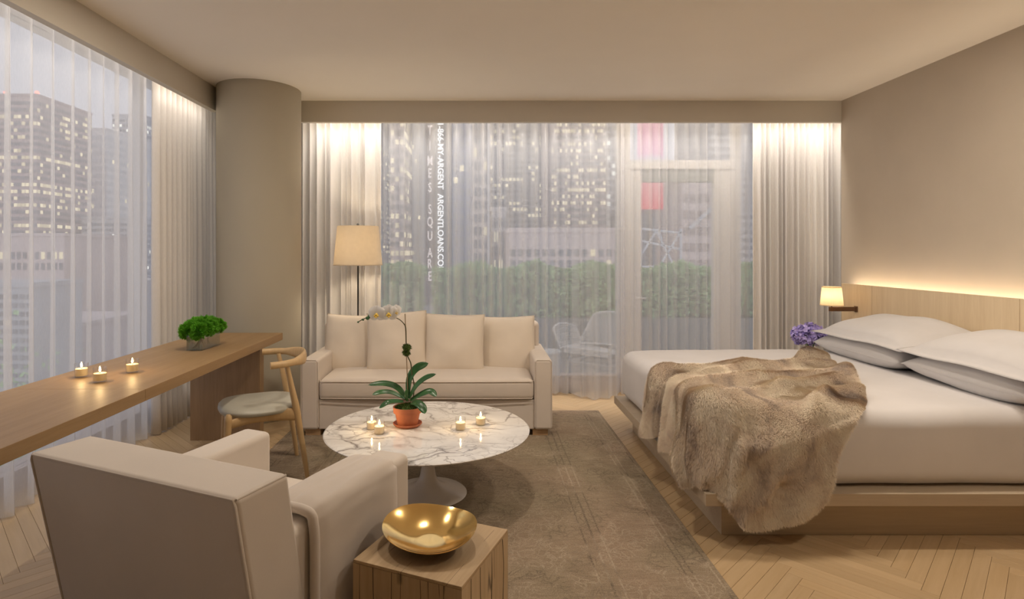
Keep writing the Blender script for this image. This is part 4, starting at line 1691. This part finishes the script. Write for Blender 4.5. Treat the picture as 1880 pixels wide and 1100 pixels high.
fms = [floret(i) for i in range(4)]
for i in range(80):
    d = Vector((rnd.gauss(0, 1), rnd.gauss(0, 1), rnd.gauss(0, 1) + .25)).normalized()
    if d.z < -.75:
        continue
    o = bpy.data.objects.new('blossom', fms[i % 4])
    C.objects.link(o)
    o.parent = vf
    k = rnd.uniform(.78, 1.05)
    o.location = (d.x * .125 * k, d.y * .115 * k, .208 + d.z * .085 * k)
    o.rotation_euler = d.to_track_quat('Z', 'Y').to_euler()
    s = rnd.uniform(1.2, 1.7)
    o.scale = (s, s, s)

sc = empty('wall_sconce', (3.13, 4.80, .872), 0, 'dark wooden swing-arm wall sconce with small pleated shade', 'lamp')
box('back_plate', (-.008, 0, -.02, .02, -.024, .024), M['walnut'], sc, .002, 1)
box('arm', (-.225, -.008, -.012, .012, -.018, .018), M['walnut'], sc, .002, 1)
tube('stem', [(-.205, 0, .018), (-.205, 0, .10)], .006, M['black'], sc, 10)
V, Fc = [], []
npl = 96
for i in range(npl * 2):
    a = math.pi * i / npl
    w = .0022 if i % 2 else -.0006
    for (r, z) in ((.083 + w, .033), (.078 + w, .09), (.069 + w, .183)):
        V.append((-.205 + r * math.cos(a), r * math.sin(a), z))
nn = npl * 2
for i in range(nn):
    j = (i + 1) % nn
    for q in range(2):
        Fc.append((i * 3 + q, j * 3 + q, j * 3 + q + 1, i * 3 + q + 1))
shd = from_py('shade', V, Fc, M['pleatshade'], sc)
lathe('rim', [(.0715, .18), (.0715, .186), (.068, .186), (.068, .18)], M['pleatshade'], shd, 48, (-.205, 0, 0), 40, True)
lathe('rim', [(.086, .030), (.086, .036), (.082, .036), (.082, .030)], M['pleatshade'], shd, 48, (-.205, 0, 0), 40, True)
l = bpy.data.lights.new('sconce_light', 'POINT')
l.energy = 1.0
l.color = (1, .76, .48)
l.shadow_soft_size = .025
lo = bpy.data.objects.new('sconce_light', l)
lo.location = (-.205, 0, .115)
C.objects.link(lo)
lo.parent = sc

# ------------------------------------------------------------------ terrace
tag(box('terrace_floor', (-4.5, 6.5, 5.85, 9.6, -.24, -.12), M['terrace']), 'grey paved roof terrace', kind='structure')
rnd = random.Random(9)
for i, (x0, x1, lab) in enumerate([(-3.6, -.75, 'clipped green hedge seen through the sheer behind the sofa'), (-.7, 2.1, 'clipped green hedge behind the white lounge chair'), (2.15, 5.4, 'clipped green hedge seen through the terrace door')]):
    tag(box('planter', (x0, x1, 7.95, 8.75, -.12, .43), M['planter'], None, .006, 1), ['grey metal planter under the hedge behind the sofa', 'grey metal planter under the hedge behind the white chair', 'grey metal planter under the hedge beyond the terrace door'][i], 'planter', 'terrace planters')
    hd = empty('hedge', ((x0 + x1) / 2, 8.35, .43), 0, lab, 'hedge', 'terrace hedges')
    hx = (x1 - x0) / 2 - .03
    bm = bmesh.new()
    bm_box(bm, -hx + .06, hx - .06, -.26, .26, 0, .60, bevel=.05, seg=2)
    from_bm('branches', bm, M['hedge_core'], hd)
    n = 9000
    rg = np.random.default_rng(i)
    x = rg.uniform(-hx, hx, n)
    z = rg.uniform(0, 1, n) ** .8 * (.70 + .07 * np.sin(x * 7.3 + i) + .05 * np.sin(x * 17))
    y = rg.uniform(-.34, .34, n)
    front = rg.random(n) < .6
    y = np.where(front, -.28 - rg.random(n) * .07, y)
    z = np.where(front, z, .60 + rg.random(n) * .12 + .05 * np.sin(x * 7.3 + i))
    c = np.stack([x, y, z], 1)
    d = rg.normal(0, 1, (n, 3)) + np.array([0, -.5, .5])
    d /= np.linalg.norm(d, axis=1)[:, None]
    s = np.cross(d, rg.normal(0, 1, (n, 3)))
    s /= np.linalg.norm(s, axis=1)[:, None]
    l = rg.uniform(.024, .046, n)[:, None]
    VV = np.stack([c - d * l, c + s * l * .45, c + d * l, c - s * l * .45], 1).reshape(-1, 3)
    tag(from_py('foliage', VV.tolist(), (np.arange(n)[:, None] * 4 + np.arange(4)).tolist(), M['hedge'], hd), kind='stuff')

# white woven lounge chair
lc = empty('lounge_chair', (1.36, 6.50, -.12), math.radians(-42), 'white woven metal lounge chair out on the terrace', 'chair')


def net(name, surf, nu, nv, r, parent, rim=.011):
    """wires along both directions of a surface patch"""
    lst = []
    for i in range(nu + 1):
        lst.append(([surf(i / nu, q / 10) for q in range(11)], r if 0 < i < nu else rim))
    for j in range(nv + 1):
        lst.append(([surf(q / 14, j / nv) for q in range(15)], r if 0 < j < nv else rim))
    return tubes(name, lst, M['white_metal'], parent, 5)


def back_s(u, v):
    x = (u - .5) * (.62 - .08 * v)
    return Vector((x, .20 + .17 * v - .16 * (2 * u - 1) ** 2 * (1 - .5 * v), .40 + .36 * v - .05 * (2 * u - 1) ** 4 * v))


def seat_s(u, v):
    return Vector(((u - .5) * .60, -.30 + .50 * v, .40 - .03 * math.sin(math.pi * u) - .03 * v))


net('back_net', back_s, 26, 22, .0032, lc)
net('seat_net', seat_s, 20, 18, .0034, lc)
for s in (-1, 1):
    def wing(u, v, s=s):
        return Vector((s * (.30 + .10 * v + .04 * math.sin(math.pi * u)), .10 - .46 * u, .39 + (.20 + .05 * math.sin(math.pi * u * .9)) * v))
    net('arm_net', wing, 14, 9, .0032, lc)
    for yy in (-.22, .16):
        tube('leg', [(s * .24, yy, .39), (s * .29, yy * 1.25, 0)], .011, M['white_metal'], lc, 8)
    tube('stretcher', [(s * .262, -.24, .24), (s * .262, .18, .24)], .008, M['white_metal'], lc, 8)
tube('stretcher', [(-.262, -.24, .24), (.262, -.24, .24)], .008, M['white_metal'], lc, 8)
tube('stretcher', [(-.28, -.265, .10), (.28, -.265, .10)], .008, M['white_metal'], lc, 8)
box('seat_rail', (-.29, .29, -.31, -.285, .34, .41), M['white_metal'], lc, .004, 1)
st_ = empty('terrace_stool', (.77, 6.6, -.12), 0, 'round white stool on the terrace beside the sofa arm', 'stool')
lathe('drum', [(0, 0), (.14, 0), (.155, .02), (.155, .30), (.15, .315), (0, .315)], M['white_metal'], st_, 36)
lathe('seat_disc', [(0, .315), (.165, .315), (.168, .325), (.16, .338), (0, .342)], M['white_metal'], st_, 36)

# ------------------------------------------------------------------ city
ZS = -26.0
tag(box('street', (-260, 220, 14, 320, ZS - .5, ZS), M['asphalt']), kind='structure')
BCOL = {}
lit = emit('lit_window', (1.0, .88, .62), .9, .3)
litw = emit('lit_window_cool', (.95, .95, .88), 1.1, .3)
darkw = plain('dark_window', (.26, .28, .31), .25, .3, .6)
pale_w = plain('pale_window', (.60, .64, .67), .3, .2, .6)


def building(px0, px1, ytop, d, depth, col, label, cols, pitch, lit_f, seed, ybot=None, win=(.62, .5), dark=darkw, sidewin=True, individual=False, ywin0=None, ywin1=None, name='building', warm=True):
    rnd = random.Random(seed)
    x0, x1 = (px0 - PX) * d / F, (px1 - PX) * d / F
    zt = H - (ytop - PY) * d / F
    root = empty(name, ((x0 + x1) / 2, d, ZS), 0, label, 'building')
    ox_, oy_, oz = root.location
    key = tuple(col)
    if key not in BCOL:
        BCOL[key] = plain('facade_paint', col, .85, .08, .25)
    box('facade', (x0 - ox_, x1 - ox_, 0, depth, 0, zt - ZS), BCOL[key], root)
    box('parapet', (x0 - ox_ - .1, x1 - ox_ + .1, -.1, depth + .1, zt - ZS, zt - ZS + .35), BCOL[key], root)
    ph = pitch * d / F
    pw_ = (x1 - x0) / cols
    za = (H - (ywin0 - PY) * d / F) if ywin0 else zt - ph * .8
    zb = (H - (ywin1 - PY) * d / F) if ywin1 else H - (720 - PY) * d / F
    D_, Lw = [], []
    z = za
    while z - ph * win[1] > max(zb, ZS + 2):
        rowlit = lit_f * rnd.choice((.2, .6, 1.0, 1.9))
        for c in range(cols):
            xa = x0 - ox_ + (c + .5 - win[0] / 2) * pw_
            bnd = (xa, xa + win[0] * pw_, -.06, .0, z - ph * win[1] - ZS, z - ZS)
            (Lw if rnd.random() < rowlit else D_).append(bnd)
        if sidewin and x1 < 0:
            nside = max(2, int(depth / pw_))
            pd = depth / nside
            for c in range(nside):
                ya = (c + .5 - win[0] / 2) * pd
                bnd = (x1 - ox_, x1 - ox_ + .06, ya, ya + win[0] * pd, z - ph * win[1] - ZS, z - ZS)
                (Lw if rnd.random() < rowlit else D_).append(bnd)
        z -= ph
    lm = lit if warm else litw
    if individual:
        for bnd in D_:
            w = boxes('window', [bnd], dark, root)
        for bnd in Lw:
            w = boxes('window', [bnd], lm, root)
    else:
        if D_:
            tag(boxes('dark_windows', D_, dark, root), kind='stuff')
        if Lw:
            tag(boxes('lit_windows', Lw, lm, root), kind='stuff')
    return root


BR, PK, GR, WH, DK, BE = (.58, .475, .47), (.76, .65, .62), (.66, .66, .67), (.84, .83, .82), (.40, .41, .44), (.76, .67, .60)
# beyond the side window
t1 = building(-260, 68, 176, 92, 13, BR, 'broad brown office tower with lit floors beyond the side window', 46, 12.5, .38, 1, win=(.8, .48))
for px in (68, 10):
    p = at(px, 176, 92)
    bm = bmesh.new()
    bmesh.ops.create_icosphere(bm, subdivisions=1, radius=.35, matrix=Matrix.Translation((p.x - t1.location.x - .3, .4, p.z - ZS + .6)))
    from_bm('beacon', bm, emit('beacon', (1, .25, .2), 3), t1)
b2 = building(166, 196, 238, 118, 22, WH, 'pale slab tower with louvred top beside the brown tower', 4, 14, .06, 2, dark=pale_w)
building(206, 262, 212, 150, 20, GR, 'grey lattice-topped tower near the drape', 9, 9, .3, 3, warm=False)
building(266, 300, 246, 176, 20, PK, 'pinkish stepped tower partly behind the side drape', 8, 9, .15, 4)
building(-170, 118, 434, 62, 13, PK, 'low pink stone building with two rows of square windows beyond the desk', 26, 20, .22, 5, individual=True, ywin0=463, ywin1=512, win=(.55, .62), dark=darkw, sidewin=False)
building(150, 250, 402, 100, 12, GR, 'grey mid-rise block behind the desk sheer', 18, 10, .12, 6, warm=False)
building(-120, 60, 528, 40, 5, (.55, .57, .60), 'low blue-grey roof building beyond the desk', 14, 16, .05, 7, sidewin=False)
building(-20, 150, 600, 48, 9, (.66, .58, .57), 'low brick block at street level beyond the desk', 16, 14, .05, 8, sidewin=False)
building(150, 262, 520, 85, 10, (.66, .62, .60), 'low grey row building at street level near the drape', 14, 12, .05, 9, sidewin=False)
# beyond the terrace
building(560, 708, 120, 80, 12, DK, 'dark tower with pin-prick lights beyond the terrace', 26, 9, .16, 11)
building(716, 742, 90, 64, 7, PK, 'slim pink tower with a bright window column', 3, 17, .4, 12)
building(744, 778, 100, 72, 8, GR, 'light grey glass tower beside the sign tower', 6, 13, .03, 13, dark=pale_w)
sgn = building(780, 822, 90, 52, 8, (.36, .36, .37), 'narrow grey sign tower with vertical lettering', 2, 900, 0, 14)
building(819, 866, 110, 84, 8, (.52, .58, .74), 'slim blue glass tower beside the sign tower', 4, 22, .02, 15, dark=pale_w)
building(868, 896, 60, 47, 6, BE, 'beige stone tower with tall paired windows', 3, 24, .10, 16, win=(.5, .62), individual=True, ywin0=225, ywin1=500, sidewin=False)
building(899, 1010, 120, 100, 12, GR, 'grey tower with scattered lit offices beyond the terrace', 16, 11, .25, 17)
building(1012, 1112, 60, 82, 14, BR, 'brown tower with rows of lit offices beyond the terrace', 20, 12, .36, 18, win=(.75, .5))
building(1113, 1150, 80, 90, 10, WH, 'white tower with banded windows beside the terrace door frame', 4, 14, .25, 19, warm=False)
building(902, 928, 388, 50, 5, WH, 'white narrow-windowed building above the hedge', 6, 26, .12, 20, win=(.4, .7), individual=True, ywin0=400, ywin1=500)
building(934, 1140, 427, 42, 7.5, PK, 'low pink building with square windows above the hedge', 14, 20, .2, 21, individual=True, ywin0=458, ywin1=505, win=(.55, .62))
b = building(1156, 1246, 390, 58, 9, (.40, .39, .40), 'dark block behind the steel bracing', 10, 12, .05, 22)
pinkb = building(1252, 1330, 333, 48, 9, PK, 'pink block with a slanting fire escape beyond the terrace door', 6, 30, .0, 23, dark=plain('blank_panel', (.42, .35, .34), .8))
building(1300, 1480, 160, 70, 12, (.62, .61, .61), 'plain grey block behind the bed-side drape', 12, 14, .05, 24)

# lettering on the sign tower
letter = emit('sign_letter_white', (.95, .95, .97), 1.7)
dim = emit('sign_letter_pink', (.95, .84, .84), 1.0)


def text_obj(txt, size, mat, parent, loc, rot, sx=1.0):
    cu = bpy.data.curves.new('lettering', 'FONT')
    cu.body = txt
    cu.size = size
    cu.extrude = .04
    cu.offset = size * .022
    cu.align_x, cu.align_y = 'LEFT', 'CENTER'
    to = bpy.data.objects.new('tmp_text', cu)
    C.objects.link(to)
    bpy.context.view_layer.update()
    me = bpy.data.meshes.new_from_object(to.evaluated_get(bpy.context.evaluated_depsgraph_get()))
    bpy.data.objects.remove(to, do_unlink=True)
    me.materials.clear()
    o = link('lettering', me, mat, parent)
    o.location = loc
    o.rotation_euler = rot
    o.scale = (sx, 1, 1)
    return o


dS = 52 - .12
u_ = dS / F
brown = plain('sign_panel_brown', (.20, .17, .17), .7)
grey_p = plain('sign_panel_grey', (.24, .25, .25), .7)
for (a, b_, mt_) in ((781, 798, brown), (799, 822, grey_p)):
    pa, pb = at(a, 200, dS), at(b_, 560, dS)
    boxes('sign_panel', [(pa.x - sgn.location.x, pb.x - sgn.location.x, -.10, -.01, pb.z - ZS, pa.z - ZS)], mt_, sgn)
p = at(808.5, 224, dS)
w_target = (500 - 224) * u_
o = text_obj('1-866-MY-ARGENT  ARGENTLOANS.COM', 15 * u_, letter, sgn, (p.x - sgn.location.x, -.14, p.z - ZS), (math.pi / 2, math.pi / 2, 0))
cw = max(v.co.x for v in o.data.vertices)
o.scale.x = w_target / cw
for chh, y in zip('TIMESSQUARE', (240, 268, 296, 319, 345, 385, 408, 434, 465, 485, 508)):
    p = at(789.5, y, dS)
    o = text_obj(chh, 24 * u_, dim, sgn, (p.x - sgn.location.x, -.14, p.z - ZS), (math.pi / 2, 0, 0), .55)
    xs = [v.co.x for v in o.data.vertices]
    o.location.x -= (min(xs) + max(xs)) / 2 * .55

# lit billboard
bbm, nt, bb_ = new_mat('billboard_screen')
nt.nodes.remove(bb_)
g = coords(nt, kind='Generated')
sp = N(nt, 'ShaderNodeSeparateXYZ')
L(nt, g, sp.inputs[0])
nadd = N(nt, 'ShaderNodeMath', operation='MULTIPLY_ADD')
L(nt, noise_tex(nt, g, 3.0, 2), nadd.inputs[0])
nadd.inputs[1].default_value = .12
L(nt, sp.outputs[2], nadd.inputs[2])
rp = ramp(nt, nadd.outputs[0], [(0.05, (.9, .10, .14)), (0.35, (.95, .35, .40)), (0.52, (.55, .88, .95)), (0.62, (.95, .45, .70)), (1.0, (1, .38, .52))])
em = N(nt, 'ShaderNodeEmission')
L(nt, rp.outputs[0], em.inputs[0])
em.inputs[1].default_value = .9
L(nt, em.outputs[0], nt.nodes['Material Output'].inputs[0])
pa, pb = at(1172, 205, 40), at(1218, 384, 40)
bbd = empty('billboard', (pa.x, 40, ZS), 0, 'glowing pink and red billboard beyond the terrace door', 'billboard')
boxes('screen', [(0, pb.x - pa.x, 0, .25, pb.z - ZS, pa.z - ZS)], bbm, bbd)
boxes('mast', [(.3, .6, .3, .6, 0, pa.z - ZS), (1.0, 1.3, .3, .6, 0, pa.z - ZS)], plain('mast_steel', (.25, .25, .26), .6), bbd)
# steel bracing frame
dB = 30
sf = empty('steel_frame', (at(1215, 460, dB).x, dB, ZS), 0, 'pale cross-braced steel frame above the hedge by the terrace door', 'frame')
steel = plain('pale_steel', (.66, .68, .70), .5)
for (a, b_) in [((1176, 420), (1250, 428)), ((1176, 442), (1250, 458)), ((1176, 490), (1250, 490)), ((1205, 424), (1238, 490)), ((1250, 425), (1210, 490)), ((1176, 470), (1205, 424)), ((1176, 420), (1176, 560)), ((1250, 420), (1250, 560)), ((1208, 420), (1215, 440))]:
    A, B = at(*a, dB), at(*b_, dB)
    q = sf.location
    tube('brace', [A - q, B - q], .06, steel, sf, 6, (0, 1, 0))
for px in (1176, 1250):
    A = at(px, 560, dB)
    tube('post', [Vector((A.x, dB, ZS)) - sf.location, A - sf.location], .12, steel, sf, 6, (0, 1, 0))
A, B = at(1266, 420, 47.7), at(1312, 378, 47.7)
tube('fire_escape', [A - pinkb.location, B - pinkb.location], .18, steel, pinkb, 6, (0, 1, 0))

# street tree below the side window
tr_ = empty('street_tree', (-27, 31, ZS), 0, 'leafy street tree low beyond the side window', 'tree')
tube('trunk', [(0, 0, 0), (.2, 0, 8), (0, 0, 15)], [.35, .25, .15], M['stake'], tr_, 8)
rg = np.random.default_rng(3)
n = 3500
c = rg.normal(0, 1, (n, 3)) * np.array([1.9, 1.9, 2.4]) + np.array([0, 0, 16.0])
d = rg.normal(0, 1, (n, 3))
s = rg.normal(0, 1, (n, 3))
VV = np.stack([c - d * .12, c + s * .07, c + d * .12, c - s * .07], 1).reshape(-1, 3)
tag(from_py('foliage', VV.tolist(), (np.arange(n)[:, None] * 4 + np.arange(4)).tolist(), M['hedge'], tr_), kind='stuff')

for m in bpy.data.materials:          # small glowing things are found by bounces alone
    m.cycles.emission_sampling = 'NONE'
